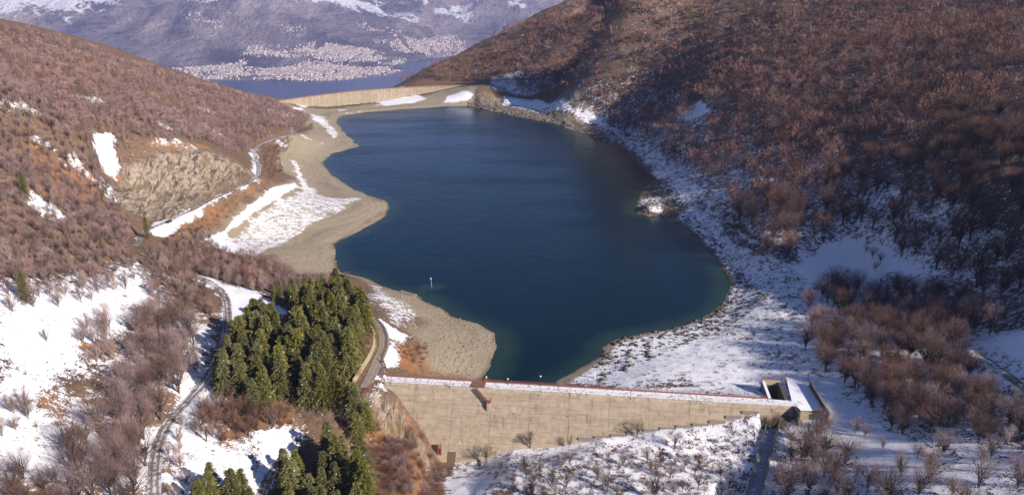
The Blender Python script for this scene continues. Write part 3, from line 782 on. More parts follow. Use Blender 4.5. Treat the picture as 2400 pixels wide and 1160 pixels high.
# foot: doorway panel, ledge steps
f0 = dloc(*face_hit(1059, 1062))
def onface(x, z, out=0.0): return (x, -BATTER * (CREST - z) - out, z)
def facepanel(x0, x1, z0, z1, out=0.12):
    a, b, c_, d_ = onface(x0, z0), onface(x1, z0), onface(x1, z1), onface(x0, z1)
    sh_ = lambda p, o_: (p[0], p[1] - o_, p[2] + o_ * 0.5)
    return [sh_(a, -.5), sh_(b, -.5), sh_(b, out), sh_(a, out), sh_(d_, -.5), sh_(c_, -.5), sh_(c_, out), sh_(d_, out)]
MB().hexa(facepanel(f0[0] - 1.7, f0[0] + 1.7, -11.5, -6.4)).build('door_panel', simple('dark_doorway', (0.09, 0.065, 0.045), (0.17, 0.12, 0.08), 3, 0.8, (6, 1, 1)), dam)  # dark recess of the doorway, drawn as a dark panel on the face
ledge = MB()
seg = [(1355, 1031), (1408, 1025), (1480, 1018), (1548, 1006), (1600, 1001), (1690, 990), (1748, 973), (1800, 958)]
sp3 = np.array([dloc(*face_hit(a, b)) for a, b in seg]); xx = np.arange(sp3[0, 0], sp3[-1, 0], 6.5)
for x0_, x1_ in zip(xx[:-1], xx[1:]):
    z_f = max(np.interp(x0_, sp3[:, 0], sp3[:, 2]), np.interp(x1_, sp3[:, 0], sp3[:, 2])) + 0.1
    ledge.box((x0_, -BATTER * (CREST - z_f) - 0.9, z_f - 4), (x1_ - 0.05, -BATTER * (CREST - z_f) + 2, z_f))
ledge.build('footing', M_CONC, dam)
# marks of the photo on the face: small outlet pipes
for px, py in ((1262, 925), (1205, 968), (1330, 975)):
    q = dloc(*face_hit(px, py)); MB().bar((q[0], q[1] + 0.4, q[2]), (q[0], q[1] - 0.5, q[2] - 0.05), 0.16, 8).build('drain_pipe', M_STEEL, dam)
# lamps
def lamp(px, label, side, h, globe=0.35, arm=False):
    x = crest_x(px); y = CW_ - 0.9 if side > 0 else -0.35
    r = dam_root('lamp_post', x, y, CREST + (0.3 if side > 0 else -2.6))
    tag(r, label, 'lamp post', 'lamp posts along the near dam')
    if side > 0:
        MB().bar((0, 0, 0), (0, 0, h), 0.10, 6, 0.06).build('post', M_STEEL, r)
        MB().bar((0, 0, 0), (0, 0, 0.3), 0.22, 8, 0.18).build('base', M_STEEL, r)
        MB().ball((0, 0, h + globe * 0.8), globe).build('lamp_globe', M_WHITE, r)
    else:
        mb = MB().bar((0, -0.35, 0), (0, -0.35, h + 2.6), 0.10, 6, 0.07)
        mb.bar((0, 0.35, 0.4), (0, -0.35, 0.4), 0.06, 4).bar((0, 0.35, 1.9), (0, -0.35, 1.9), 0.06, 4)
        mb.build('post', M_STEEL, r)
        MB().bar((0, -0.35, h + 2.55), (0, 0.75, h + 2.85), 0.05, 5).build('lamp_arm', M_STEEL, r)
        MB().box((-0.16, 0.6, h + 2.74), (0.16, 1.2, h + 2.9)).build('lamp_head', M_STEEL, r)
lamp(1188, 'short post with a white globe just right of the red stairs', 1, 2.2, 0.38)
lamp(1265, 'tall thin post with a white globe against the dark water', 1, 4.3, 0.38)
for px, w_ in ((917, 'leftmost dark lamp post near the left end of the dam'), (1055, 'dark lamp post between the left end and the red stairs'), (1337, 'tallest dark post near the middle of the crest where the far bank meets the dam'), (1478, 'dark lamp post above the bare tree that leans on the dam'), (1632, 'rightmost dark lamp post towards the spillway')):
    lamp(px, w_, -1, 1.3 + (2.0 if px == 1337 else 0))
# red platform and stairs hanging on the face
xs_ = crest_x(1112)
st_ = dam_root('access_stairs', xs_, 0, CREST)
tag(st_, 'rusty red platform with stairs leading down the face of the near dam', 'stairs')
MB().box((-1.5, -0.7, 0.34), (4.4, CW_ + 0.3, 0.50)).build('platform', simple('brown_grating', (0.16, 0.07, 0.05), (0.27, 0.15, 0.11), 2.5), st_)
a_ = Vector((0.6, -1.0, -0.2)); b_ = Vector((6.0, -3.9, -4.4))
mb = MB()
for o_ in (0, 1.0):
    mb.bar(a_ + Vector((o_ * .3, -o_, 0)), b_ + Vector((o_ * .3, -o_, 0)), 0.16, 4)
for i in range(14):
    p = a_.lerp(b_, i / 13); mb.box((p.x - 0.2, p.y - 1.0, p.z - 0.05), (p.x + 0.4, p.y, p.z + 0.05))
mb.build('stair_flight', M_RED, st_)
rail('stair_rail', [tuple(a_), tuple(b_)], st_, M_RED, 1.0, 1.2, 0.06); rail('stair_rail', [tuple(a_ + Vector((.3, -1, 0))), tuple(b_ + Vector((.3, -1, 0)))], st_, M_RED, 1.0, 1.2, 0.06)
MB().box((5.4, -4.9, -4.6), (7.4, -2.6, -4.4)).build('landing', M_RED, st_)
rail('landing_rail', [(5.5, -4.8, -4.4), (7.3, -4.8, -4.4), (7.3, -2.7, -4.4)], st_, M_RED, 1.2, 0.8, 0.06)
MB().box((5.9, -5.6, -7.6), (7.3, -3.2, -4.65)).build('support_block', M_YEL, st_, bevel=0.08)
rail('platform_rail', [(-1.7, CW_ + 0.5, 0.5), (5.5, CW_ + 0.5, 0.5)], st_, M_RED, 1.2, 0.9, 0.07)
rail('platform_rail', [(-1.7, -0.7, 0.5), (0.4, -0.7, 0.5)], st_, M_RED, 1.1, 0.9, 0.06)
wn_ = dam_root('winch', crest_x(1134), CW_ - 0.1, CREST + 0.5)
tag(wn_, 'small winch with a white cap on the water side of the dam', 'winch')
MB().box((-0.7, -0.5, 0), (0.7, 0.6, 0.9)).build('housing', M_RED, wn_, bevel=0.06)
MB().bar((0, 0, 0.9), (0, 0, 2.0), 0.12, 6).bar((-0.6, 0, 1.5), (0.6, 0, 1.5), 0.05, 5).build('spindle', M_RED, wn_)
MB().ball((0.4, 0.1, 2.0), 0.42, 8, 5).build('cap', M_WHITE, wn_)
# left end: pillar, globe, red rails
pil = dam_root('pillar', -1.8, 0.8, CREST - 1.5)
tag(pil, 'pinkish masonry pillar with a rail at the left end of the near dam', 'pillar')
mp = simple('pink_masonry', (0.30, 0.19, 0.15), (0.42, 0.30, 0.24), 2)
MB().box((-1.4, -1.6, 0), (1.0, 1.2, 2.6)).build('pillar_block', mp, pil, bevel=0.1)
MB().box((-1.6, -1.8, 2.6), (1.2, 1.4, 2.85)).build('coping', M_SNOW, pil, bevel=0.04)
r = dam_root('globe_lamp', 0.6, 0.4, CREST + 0.3); tag(r, 'big white globe lamp on a short stem beside the pinkish pillar', 'lamp')
MB().bar((0, 0, 0), (0, 0, 1.3), 0.14, 6).build('stem', M_STEEL, r); MB().ball((0, 0, 1.8), 0.75).build('globe', M_WHITE, r)
def ground_rail(name, px, label, cat, mat, h=1.1, step=2.0, r=0.07, up=0.0, mid=2):
    w_ = [G.hit(a, b) for a, b in px]; o = w_[0]
    root = empty(name, o); tag(root, label, cat)
    pts = [(p[0] - o[0], p[1] - o[1], p[2] - o[2] + up) for p in w_]
    # follow the ground between the points
    q = []
    for a, b in zip(w_[:-1], w_[1:]):
        n = max(1, int(math.hypot(a[0] - b[0], a[1] - b[1]) / step))
        for i in range(n): 
            X = a[0] + (b[0] - a[0]) * i / n; Y = a[1] + (b[1] - a[1]) * i / n; q.append((X - o[0], Y - o[1], float(G.sample(X, Y)) - o[2] + up))
    q.append(pts[-1])
    for p in q: MB().bar((p[0], p[1], p[2] - 0.3), (p[0], p[1], p[2] + h), r, 4).build('post', mat, root)
    mb = MB()
    for a, b in zip(q[:-1], q[1:]):
        for k in range(mid):
            dz = h * (k + 1) / mid - 0.05; mb.bar((a[0], a[1], a[2] + dz), (b[0], b[1], b[2] + dz), r * 0.9, 4)
    mb.build('rails', mat, root)
ground_rail('railing', [(850, 922), (866, 914), (880, 904)], 'red railing across the road end beside the pinkish pillar', 'railing', M_RED, 1.3, 1.0, 0.11)
ground_rail('railing', [(925, 915), (965, 962), (1000, 1012), (1028, 1052)], 'red railing running down the rocky left side of the dam', 'railing', M_RED, 1.1, 2.0, 0.09)
ground_rail('guard_rail', [(873, 738), (897, 762), (908, 790), (907, 815), (897, 838)], 'brown guard rail round the outside of the curved access road', 'guard rail', M_WOOD, 0.9, 2.5, 0.11)
ground_rail('gate', [(894, 845), (905, 864)], 'dark timber gate between the access road and the dam', 'gate', M_WOOD, 1.6, 1.2, 0.12, 0, 3)
# red ladder shaft at the foot, left
q = dloc(*face_hit(1031, 1055))
r = dam_root('ladder_cage', q[0], q[1] - 0.6, q[2] - 3.2); tag(r, 'tall rusty red ladder cage at the left foot of the near dam', 'ladder')
MB().box((-0.75, -0.5, 0), (-0.45, 0.5, 6.6)).box((0.45, -0.5, 0), (0.75, 0.5, 6.6)).build('side_panel', M_RED, r)
mb = MB()
for i in range(14): mb.bar((-0.5, -0.3, 0.3 + i * 0.46), (0.5, -0.3, 0.3 + i * 0.46), 0.07, 4)
mb.build('rungs', M_RED, r)
for i in range(5): MB().box((-0.8, -0.62, 0.6 + i * 1.4), (0.8, -0.52, 0.85 + i * 1.4)).build('hoop', M_RED, r)
# short walls in front of the foot
def wall(name, px0, px1, z0, z1, th, mat, label, cat='wall', cap=None):
    a = P(px0[0], px0[1], z1); b = P(px1[0], px1[1], z1); L = math.hypot(b[0] - a[0], b[1] - a[1])
    r = empty(name, (a[0], a[1], z0), math.atan2(b[1] - a[1], b[0] - a[0])); tag(r, label, cat)
    h = z1 - z0
    MB().hexa([(0, -th * .6, 0), (L, -th * .6, 0), (L, th * .6, 0), (0, th * .6, 0), (0, -th / 2, h), (L, -th / 2, h), (L, th / 2, h), (0, th / 2, h)]).build('wall_body', mat, r, bevel=0.05)
    if cap: MB().box((-0.05, -th / 2 - 0.08, h + 0.002), (L + 0.05, th / 2 + 0.08, h + 0.22)).build('coping', cap, r, bevel=0.04)
    return r
wall('wing_wall', (1123, 1066), (1126, 1102), -14, -8.5, 0.9, M_DARKC, 'short dark wing wall jutting out at the foot of the near dam')
wall('kerb_wall', (1030, 1101), (1122, 1106), -14, -11.2, 0.4, M_DARKC, 'low dark wall in the snow below the dark doorway')
wall('boundary_wall', (1899, 893), (1944, 966), 13, 18.6, 0.55, M_DARKC, 'long dark free-standing wall in the snow right of the spillway', cap=M_CONC)  # shaded side of the wall, painted dark all round
wall('retaining_wall', (1853, 942), (1874, 967), 10, 16.2, 0.6, M_DARKC, 'short dark retaining wall at the right end of the dam crest')
wall('low_wall', (1876, 965), (1944, 969), 12, 15.9, 0.45, M_YEL, 'low sunlit wall closing the snowy yard at the right end')
# road retaining wall by the conifers
wl = [G.hit(a, b) for a, b in ((869, 760), (880, 785), (880, 812), (868, 840), (846, 875), (833, 896))]
o = wl[0]; r = empty('road_wall', o); tag(r, 'pale curved retaining wall along the access road below the conifers', 'wall')
mb = MB(); mc = MB()
for a, b in zip(wl[:-1], wl[1:]):
    d = Vector((b[0] - a[0], b[1] - a[1], 0)).normalized(); n_ = Vector((d.y, -d.x, 0)) * 1.3
    if n_.x > 0: n_ = -n_
    A = Vector(a) - Vector(o); B = Vector(b) - Vector(o); t_ = 0.25
    q0 = [A - Vector((0, 0, 1)), B - Vector((0, 0, 1)), B + n_ - Vector((0, 0, 1)), A + n_ - Vector((0, 0, 1))]
    mb.hexa([*q0, A + Vector((0, 0, 1.0)), B + Vector((0, 0, 1.0)), B + n_ * 0.9 + Vector((0, 0, 1.4)), A + n_ * 0.9 + Vector((0, 0, 1.4))])
mb.build('wall_body', M_YEL, r)

# spillway intake beside the dam
sp_ = dam_root('spillway_intake', 0, 0, 0)
tag(sp_, 'square concrete spillway pit behind the right end of the near dam', 'spillway')
a0, a1, b0, b1 = PIT
ZT = CREST + 0.2
MB().box((a0 - 1.1, b0, -2), (a0, b1, ZT)).build('side_wall', M_CONC, sp_, bevel=0.05)
MB().box((a0 - 1.15, b0 + 0.1, ZT + 0.003), (a0 + 0.05, b1 - 0.4, ZT + 0.22)).build('snow_cap', M_SNOW, sp_, bevel=0.06)
MB().box((a1, b0, -2), (a1 + 1.1, b1, ZT - 0.1)).build('side_wall', M_DARKC, sp_, bevel=0.05)  # inner side away from the sun, shade painted by the darker concrete
MB().box((a0 - 1.1, b1 + 0.004, -2), (a1 + 1.1, b1 + 1.2, ZT - 1.7)).build('back_wall', M_DARKC, sp_, bevel=0.02)  # lower back wall: the gloom inside the pit is put into the colour
MB().box((a0 - 1.1, b1 + 0.004, ZT - 1.697), (a1 + 1.1, b1 + 1.2, ZT + 0.3)).build('back_wall_lit_top', M_YEL, sp_, bevel=0.05)  # same back wall, upper strip coloured lighter where the sun reaches it
MB().box((a0, b0, 4), (a1, b1, 8.2)).build('pit_floor', M_SNOW, sp_)
rail('back_railing', [(a0 - 1, b1 + 0.6, ZT + 0.3), (a1 + 4.0, b1 + 0.6, ZT + 0.3)], sp_, M_RED, 1.2, 1.2, 0.09)
# snowy yard slab to the right of the pit
q = [P(1842, 884, CREST), P(1899, 897, CREST), P(1943, 963, CREST), P(1876, 961, CREST), P(1856, 941, CREST)]
yc = Vector((q[0][0], q[0][1], 0)); r = empty('yard_slab', (yc.x, yc.y, 11)); tag(r, 'flat snow-covered concrete yard between the spillway pit and the dark wall', 'platform')
base_ = [(p[0] - yc.x, p[1] - yc.y) for p in q]
V_ = [(x, y, z) for z in (0, CREST - 11.02) for x, y in base_]; n5 = len(base_)
me = bpy.data.meshes.new('slab'); me.from_pydata(V_, [], [tuple(range(n5)), tuple(range(n5, 2 * n5))] + [(i, (i + 1) % n5, n5 + (i + 1) % n5, n5 + i) for i in range(n5)]); me.materials.append(M_CONC)
link('slab', me, r)
V_ = [(x * 1.005, y * 1.005, CREST - 11.016 + h) for h in (0, 0.15) for x, y in base_]
me = bpy.data.meshes.new('snow_sheet'); me.from_pydata(V_, [], [tuple(range(n5)), tuple(range(n5, 2 * n5))] + [(i, (i + 1) % n5, n5 + (i + 1) % n5, n5 + i) for i in range(n5)]); me.materials.append(M_SNOW)
link('snow_sheet', me, r)
# spillway channel
r = empty('spillway_channel', (ch_line[0, 0], ch_line[0, 1], ch_line[0, 2])); tag(r, 'straight concrete spillway channel running down through the snow towards the viewer', 'channel')
o = ch_line[0]; d = np.array([CH1[0] - CH0[0], CH1[1] - CH0[1]]); d /= np.linalg.norm(d); nr_ = np.array([d[1], -d[0]])
def strip(off0, off1, z0, z1, name, mat):
    V_ = []; 
    for p in ch_line[:56]:
        for of, zz in ((off0, z0), (off1, z0), (off1, z1), (off0, z1)):
            V_.append((p[0] + nr_[0] * of - o[0], p[1] + nr_[1] * of - o[1], p[2] + zz - o[2]))
    F_ = [(0, 1, 2, 3), (220, 223, 222, 221)]
    for i in range(55):
        for k in range(4): F_.append((i * 4 + k, i * 4 + 4 + k, i * 4 + 4 + (k + 1) % 4, i * 4 + (k + 1) % 4))
    me = bpy.data.meshes.new(name); me.from_pydata(V_, [], F_); me.materials.append(mat); link(name, me, r)
cf = NT('channel_bed'); vo = cf.vec(); cf.color(cf.mix(cf.step(cf.noise(0.5, 5, 0.7, vo), 0.38, 0.55), (0.24, 0.24, 0.26), (0.33, 0.34, 0.37)))
strip(-2.0, 2.0, -0.3, 0.1, 'channel_bed', cf.m)
strip(-2.6, -2.0, -1.2, 1.9 if nr_[0] < 0 else 1.5, 'side_wall', M_CONC); strip(2.0, 2.6, -1.2, 1.5 if nr_[0] < 0 else 1.9, 'side_wall', M_CONC)

# far dam
fd = [P(a, b, 17.0) for a, b in ((632, 239), (660, 236), (700, 230), (760, 222), (830, 214), (900, 208.5), (960, 205), (1030, 201.5), (1092, 200))]
seg_ = np.array(fd)[:, :2]; s_ = np.concatenate([[0], np.cumsum(np.hypot(*(seg_[1:] - seg_[:-1]).T))])
tt = np.linspace(0, s_[-1], 60); fx = np.interp(tt, s_, seg_[:, 0]); fy = np.interp(tt, s_, seg_[:, 1])
for _ in range(4): fx[1:-1] = (fx[:-2] + 2 * fx[1:-1] + fx[2:]) / 4; fy[1:-1] = (fy[:-2] + 2 * fy[1:-1] + fy[2:]) / 4
r = empty('far_dam', (fx[0], fy[0], 0)); tag(r, 'long curved far dam closing the distant end of the reservoir', 'dam')
tx = np.gradient(fx); ty = np.gradient(fy); tl = np.hypot(tx, ty); nx_, ny_ = -ty / tl, tx / tl     # away from the viewer
mf = NT('far_dam_face'); vo = mf.vec(); mf.color(mf.mix(mf.step(mf.noise(0.25, 5, 0.7, vo), 0.3, 0.7), (0.25, 0.205, 0.145), (0.35, 0.295, 0.22)))
def fstrip(o0, o1, z0, z1, name, mat, z0b=None):
    V_ = []
    for i in range(60):
        for of, zz in ((o0, z0), (o1, z0), (o1, z1), (o0, z1)):
            V_.append((fx[i] + nx_[i] * of - fx[0], fy[i] + ny_[i] * of - fy[0], zz))
    F_ = [(0, 1, 2, 3), (236, 239, 238, 237)]
    for i in range(59):
        for k in range(4): F_.append((i * 4 + k, i * 4 + 4 + k, i * 4 + 4 + (k + 1) % 4, i * 4 + (k + 1) % 4))
    me = bpy.data.meshes.new(name); me.from_pydata(V_, [], F_); me.materials.append(mat); return link(name, me, r)
fstrip(0, 5, -25, 16.4, 'dam_wall', mf.m)
fstrip(-0.5, 5.4, 16.403, 17.0, 'crest_walkway', simple('brown_coping', (0.26, 0.16, 0.11), (0.36, 0.25, 0.18), 0.5))
mb = MB()
for i in range(1, 60, 2):
    mb.box((fx[i] - fx[0] - 0.45, fy[i] - fy[0] - 0.55, -8), (fx[i] - fx[0] + 0.45, fy[i] - fy[0] + 0.3, 16.3))
mb.build('joint_strips', simple('pale_joint', (0.45, 0.38, 0.28), (0.55, 0.47, 0.36), 1), r)
mb = MB()
for i in range(0, 59):
    a = (fx[i] - fx[0], fy[i] - fy[0], 17); b = (fx[i + 1] - fx[0], fy[i + 1] - fy[0], 17)
    mb.bar(a, (a[0], a[1], 18.1), 0.12, 4); mb.bar((a[0], a[1], 18.1), (b[0], b[1], 18.1), 0.09, 4)
mb.build('railing', M_RED, r)

# water gauge, landing slab, small posts
gp = P(1012, 673, 0); r = empty('water_gauge', gp, 0); r.rotation_euler = (0, math.radians(-4), 0); tag(r, 'thin white gauge pole standing in the reservoir near the left bank', 'pole')
MB().bar((0, 0, -2), (0, 0, 5.2), 0.17, 8, 0.15).build('pole', simple('grey_pole', (0.25, 0.24, 0.25), (0.38, 0.37, 0.38)), r); MB().box((-0.4, -0.3, 5.2), (0.4, 0.3, 5.9)).build('sensor_box', M_WHITE, r, bevel=0.05)
a = P(938, 681, 0.9); b = P(975, 691, 0.9); L = math.hypot(b[0] - a[0], b[1] - a[1])
r = empty('landing_slab', (a[0], a[1], 0.3), math.atan2(b[1] - a[1], b[0] - a[0])); tag(r, 'grey concrete landing slab at the water edge above the gauge pole bank', 'landing')
MB().box((0, -1.4, 0), (L, 1.0, 0.6)).build('slab', M_CONC, r, bevel=0.06); MB().box((L - 1.2, -1.2, -1.5), (L - 0.4, 0.8, -0.01)).build('support', M_DARKC, r)
hp = G.hit(1394, 885); r = empty('marker_post', hp); tag(r, 'white marker post in the snow on the bank just behind the dam', 'post')
MB().box((-0.3, -0.25, -0.4), (0.3, 0.25, 2.6)).build('post', M_WHITE, r, bevel=0.04); MB().box((-0.45, -0.4, 2.603), (0.45, 0.4, 2.75)).build('cap', M_SNOW, r)

# parked car on the hill track
cpt = G.hit(397, 522); c2 = G.hit(420, 511)
car = empty('parked_car', (cpt[0], cpt[1], float(G.sample(cpt[0], cpt[1])) + 0.15), math.atan2(c2[1] - cpt[1], c2[0] - cpt[0]))
tag(car, 'dark car parked beside the snowy track under the rock face', 'car')
mpnt = NT('dark_car_paint'); mpnt.color((0.03, 0.028, 0.035)); mpnt.bsdf.inputs['Roughness'].default_value = 0.3; mpnt.bsdf.inputs['Specular IOR Level'].default_value = 0.5
mgl = NT('car_glass'); mgl.color((0.02, 0.025, 0.03)); mgl.bsdf.inputs['Roughness'].default_value = 0.08; mgl.bsdf.inputs['Specular IOR Level'].default_value = 0.6
mb = MB(); mb.hexa([(-2.1, -.88, .35), (2.1, -.88, .35), (2.1, .88, .35), (-2.1, .88, .35), (-2.15, -.86, .95), (2.05, -.84, .85), (2.05, .84, .85), (-2.15, .86, .95)])
mb.hexa([(-2.0, -.80, .95), (0.95, -.80, .92), (0.95, .80, .92), (-2.0, .80, .95), (-1.7, -.62, 1.52), (0.15, -.62, 1.52), (0.15, .62, 1.52), (-1.7, .62, 1.52)])
mb.build('body', mpnt.m, car, bevel=0.08)
mb = MB(); mb.hexa([(-1.75, -.79, 1.0), (0.65, -.79, 1.0), (0.65, .79, 1.0), (-1.75, .79, 1.0), (-1.6, -.67, 1.42), (0.15, -.67, 1.42), (0.15, .67, 1.42), (-1.6, .67, 1.42)]); mb.build('windows', mgl.m, car)
for sx_ in (-1.35, 1.3):
    for sy_ in (-.82, .82):
        w_ = MB().bar((sx_, sy_ - .12, .34), (sx_, sy_ + .12, .34), .34, 14).build('wheel', M_STEEL, car)
for sy_ in (-.6, .6): MB().box((2.03, sy_ - .18, .6), (2.14, sy_ + .18, .75)).build('headlight', M_WHITE, car)

# stones strewn on the drained banks
ms_ = NT('bank_stone'); sa, _, _, scol, _ = ms_.attr('tint'); ms_.color(ms_.mix(ms_.math('MULTIPLY', ms_.noise(3, 3, 0.6, ms_.vec()), 0.5), scol, (0.10, 0.09, 0.075)))
import bmesh
bmi = bmesh.new(); bmesh.ops.create_icosphere(bmi, subdivisions=1, radius=1.0); iv = np.array([v.co[:] for v in bmi.verts]); ifc = np.array([[v.index for v in f.verts] for f in bmi.faces]); bmi.free()
def stones(name, zones, label):
    rg = np.random.default_rng(17); VV = []; FF = []; CC = []; k = 0
    for px, n, (r0, r1), col, emin, emax in zones:
        poly = np.array(area(px) if not isinstance(px, np.ndarray) else px); x0, y0 = poly.min(0); x1, y1 = poly.max(0)
        x = rg.uniform(x0, x1, n * 8); y = rg.uniform(y0, y1, n * 8); sd_ = G.sample(x, y, SD)
        ok = (sdist(poly, x, y) < 0) & (sd_ > emin) & (sd_ < emax); x = x[ok][:n]; y = y[ok][:n]; z = G.sample(x, y)
        for a, b, c_ in zip(x, y, z):
            r_ = r0 + (r1 - r0) * rg.random() ** 2.5; v = iv * (1 + rg.uniform(-.28, .28, (len(iv), 1))) * r_ * np.array([rg.uniform(.8, 1.5), rg.uniform(.8, 1.5), rg.uniform(.5, .8)])
            VV.append(v + (a, b, c_ + r_ * .12)); FF.append(ifc + k); k += len(iv); CC.append(np.tile(np.array(col) * rg.uniform(.6, 1.25), (len(iv), 1)))
    me = mesh_np(name, np.vstack(VV), np.vstack(FF), [ms_.m], False, {'tint': np.vstack(CC)}); tag(link(name, me), label, 'stones', kind='stuff')
TAN = (0.30, 0.25, 0.18); GREY = (0.15, 0.13, 0.115)
stones('bank_stones', [
 ([(1100,225),(1250,245),(1430,300),(1560,430),(1720,600),(1800,700),(1720,760),(1400,900),(1400,790),(1640,740),(1680,640),(1500,500),(1400,320),(1250,285),(1090,258)], 5200, (.25, 1.25), GREY, 0.3, 45),
 ([(1100,235),(1250,262),(1440,315),(1530,415),(1530,440),(1400,335),(1250,292),(1090,258)], 900, (.6, 2.2), GREY, 0.2, 12),
 ([(470,560),(700,420),(660,350),(720,300),(790,262),(850,342),(770,385),(920,487),(786,572),(800,645),(640,600)], 2600, (.15, .6), TAN, 0.2, 60),
 ([(880,672),(1000,700),(1170,770),(1170,820),(1140,890),(1010,880),(960,780)], 1500, (.12, .6), TAN, 0.2, 60),
 ([(1480,455),(1560,455),(1560,515),(1490,510)], 160, (.3, 1.0), TAN, 0.1, 20)], 'loose stones and boulders strewn over the drained banks')
# ================================================================== PLANTS
mt = NT('bark_and_twigs'); tn = mt.n('ShaderNodeAttribute', attribute_name='tint'); oi = mt.n('ShaderNodeObjectInfo')
hs = mt.n('ShaderNodeHueSaturation'); mt.put(hs.inputs['Color'], tn.outputs['Color'])
mt.put(hs.inputs['Value'], mt.math('ADD', 0.78, mt.math('MULTIPLY', oi.outputs['Random'], 0.44)))
mt.put(hs.inputs['Saturation'], mt.math('ADD', 0.85, mt.math('MULTIPLY', mt.math('FRACT', mt.math('MULTIPLY', oi.outputs['Random'], 17.3)), 0.3)))
mt.color(hs.outputs[0]); mt.bsdf.inputs['Specular IOR Level'].default_value = 0.05
MT = mt.m
def tubes(paths, sides=4):
    V = []; F = []
    for pts, rads in paths:
        pts = np.asarray(pts, float); n = len(pts); b = len(V)
        for i in range(n):
            d = pts[min(i + 1, n - 1)] - pts[max(i - 1, 0)]; d /= np.linalg.norm(d) + 1e-9
            u = np.cross(d, (0, 0, 1) if abs(d[2]) < 0.9 else (1, 0, 0)); u /= np.linalg.norm(u); w = np.cross(d, u)
            for k in range(sides):
                a = 2 * math.pi * k / sides; V.append(pts[i] + (u * math.cos(a) + w * math.sin(a)) * rads[i])
        for i in range(n - 1):
            for k in range(sides):
                k2 = (k + 1) % sides; q = b + i * sides
                F.append((q + k, q + k2, q + sides + k2)); F.append((q + k, q + sides + k2, q + sides + k))
    return np.array(V).reshape(-1, 3), np.array(F).reshape(-1, 3)
def slivers(org, dr, ln, wd, rg):
    n = len(org); r = rg.normal(size=(n, 3)); s = np.cross(dr, r); s /= np.linalg.norm(s, axis=1)[:, None] + 1e-9
    s *= wd[:, None] / 2
    V = np.stack([org - s, org + s, org + dr * ln[:, None]], 1).reshape(-1, 3)
    return V, np.arange(3 * n).reshape(-1, 3)
def unit(a): return a / (np.linalg.norm(a, axis=-1, keepdims=True) + 1e-9)
def bare_tree(seed, h, r, stems, clusters, tw, twl, tww, c0, c1, lean=0.15, low=0.35, bark=(0.10, 0.075, 0.06)):
    """returns trunk (V,F,C) and crown (V,F,C)"""
    rg = np.random.default_rng(seed); paths = []; cen = []; dirs = []
    forks = []
    for s in range(stems):
        an = rg.uniform(0, 6.28); b = np.array([math.cos(an), math.sin(an), 0]) * (0.25 * (stems > 1))
        top = np.array([math.cos(an) * r * rg.uniform(.1, .45), math.sin(an) * r * rg.uniform(.1, .45), h * rg.uniform(.72, .88)])
        mid = (b + top) / 2 + rg.normal(size=3) * 0.25; R0 = 0.016 * h * (1.0 if stems < 3 else 0.7)
        pts = [b + (0, 0, -0.5), b * .5 + mid * .5, mid, mid * .4 + top * .6, top]
        paths.append((pts, [R0 * 1.2, R0, R0 * .75, R0 * .5, R0 * .15])); forks.append(np.array(pts))
    for c in range(clusters):
        # points fill a dome, densest towards its surface
        while True:
            u = rg.uniform(-1, 1, 3); n = np.linalg.norm(u)
            if 0.45 < n < 1: break
        p = np.array([u[0] * r, u[1] * r, h * (low + (1 - low) * (0.5 + 0.5 * u[2]))])
        f = forks[rg.integers(stems)]; t = np.clip((p[2] / h) * 0.75 - 0.12 + rg.uniform(-.08, .05), 0.2, 0.92) * 4
        i = int(min(t, 3)); st = f[i] * (1 - (t - i)) + f[i + 1] * (t - i)
        m_ = (st + p) / 2 + (0, 0, -0.1 * h * rg.uniform(-.3, .8)); rr = 0.0095 * h
        paths.append(([st, m_, p], [rr, rr * .6, rr * .2]))
        cen.append(p); dirs.append(unit(p - st * .6 - np.array([0, 0, h * .15])))
    tv, tf = tubes(paths, 4)
    cen = np.array(cen); dirs = np.array(dirs)
    k = tw // clusters; C = np.repeat(cen, k, 0); D = np.repeat(dirs, k, 0); n = len(C)
    org = C - D * rg.uniform(0, 1, (n, 1)) * twl * 0.9 + rg.normal(size=(n, 3)) * r * 0.13
    dr = unit(D + rg.normal(size=(n, 3)) * 0.55 + (0, 0, 0.25)); ln = rg.uniform(.5, 1.15, n) * twl; wd = rg.uniform(.6, 1.3, n) * tww
    cv, cf_ = slivers(org, dr, ln, wd, rg)
    mixv = np.repeat(rg.random((clusters, 1)) * .5, k, 0) + rg.random((n, 1)) * .5
    cc = np.repeat(np.array(c0) * (1 - mixv) + np.array(c1) * mixv, 3, 0)
    return (tv, tf, np.tile(np.array(bark), (len(tv), 1))), (cv, cf_, cc)
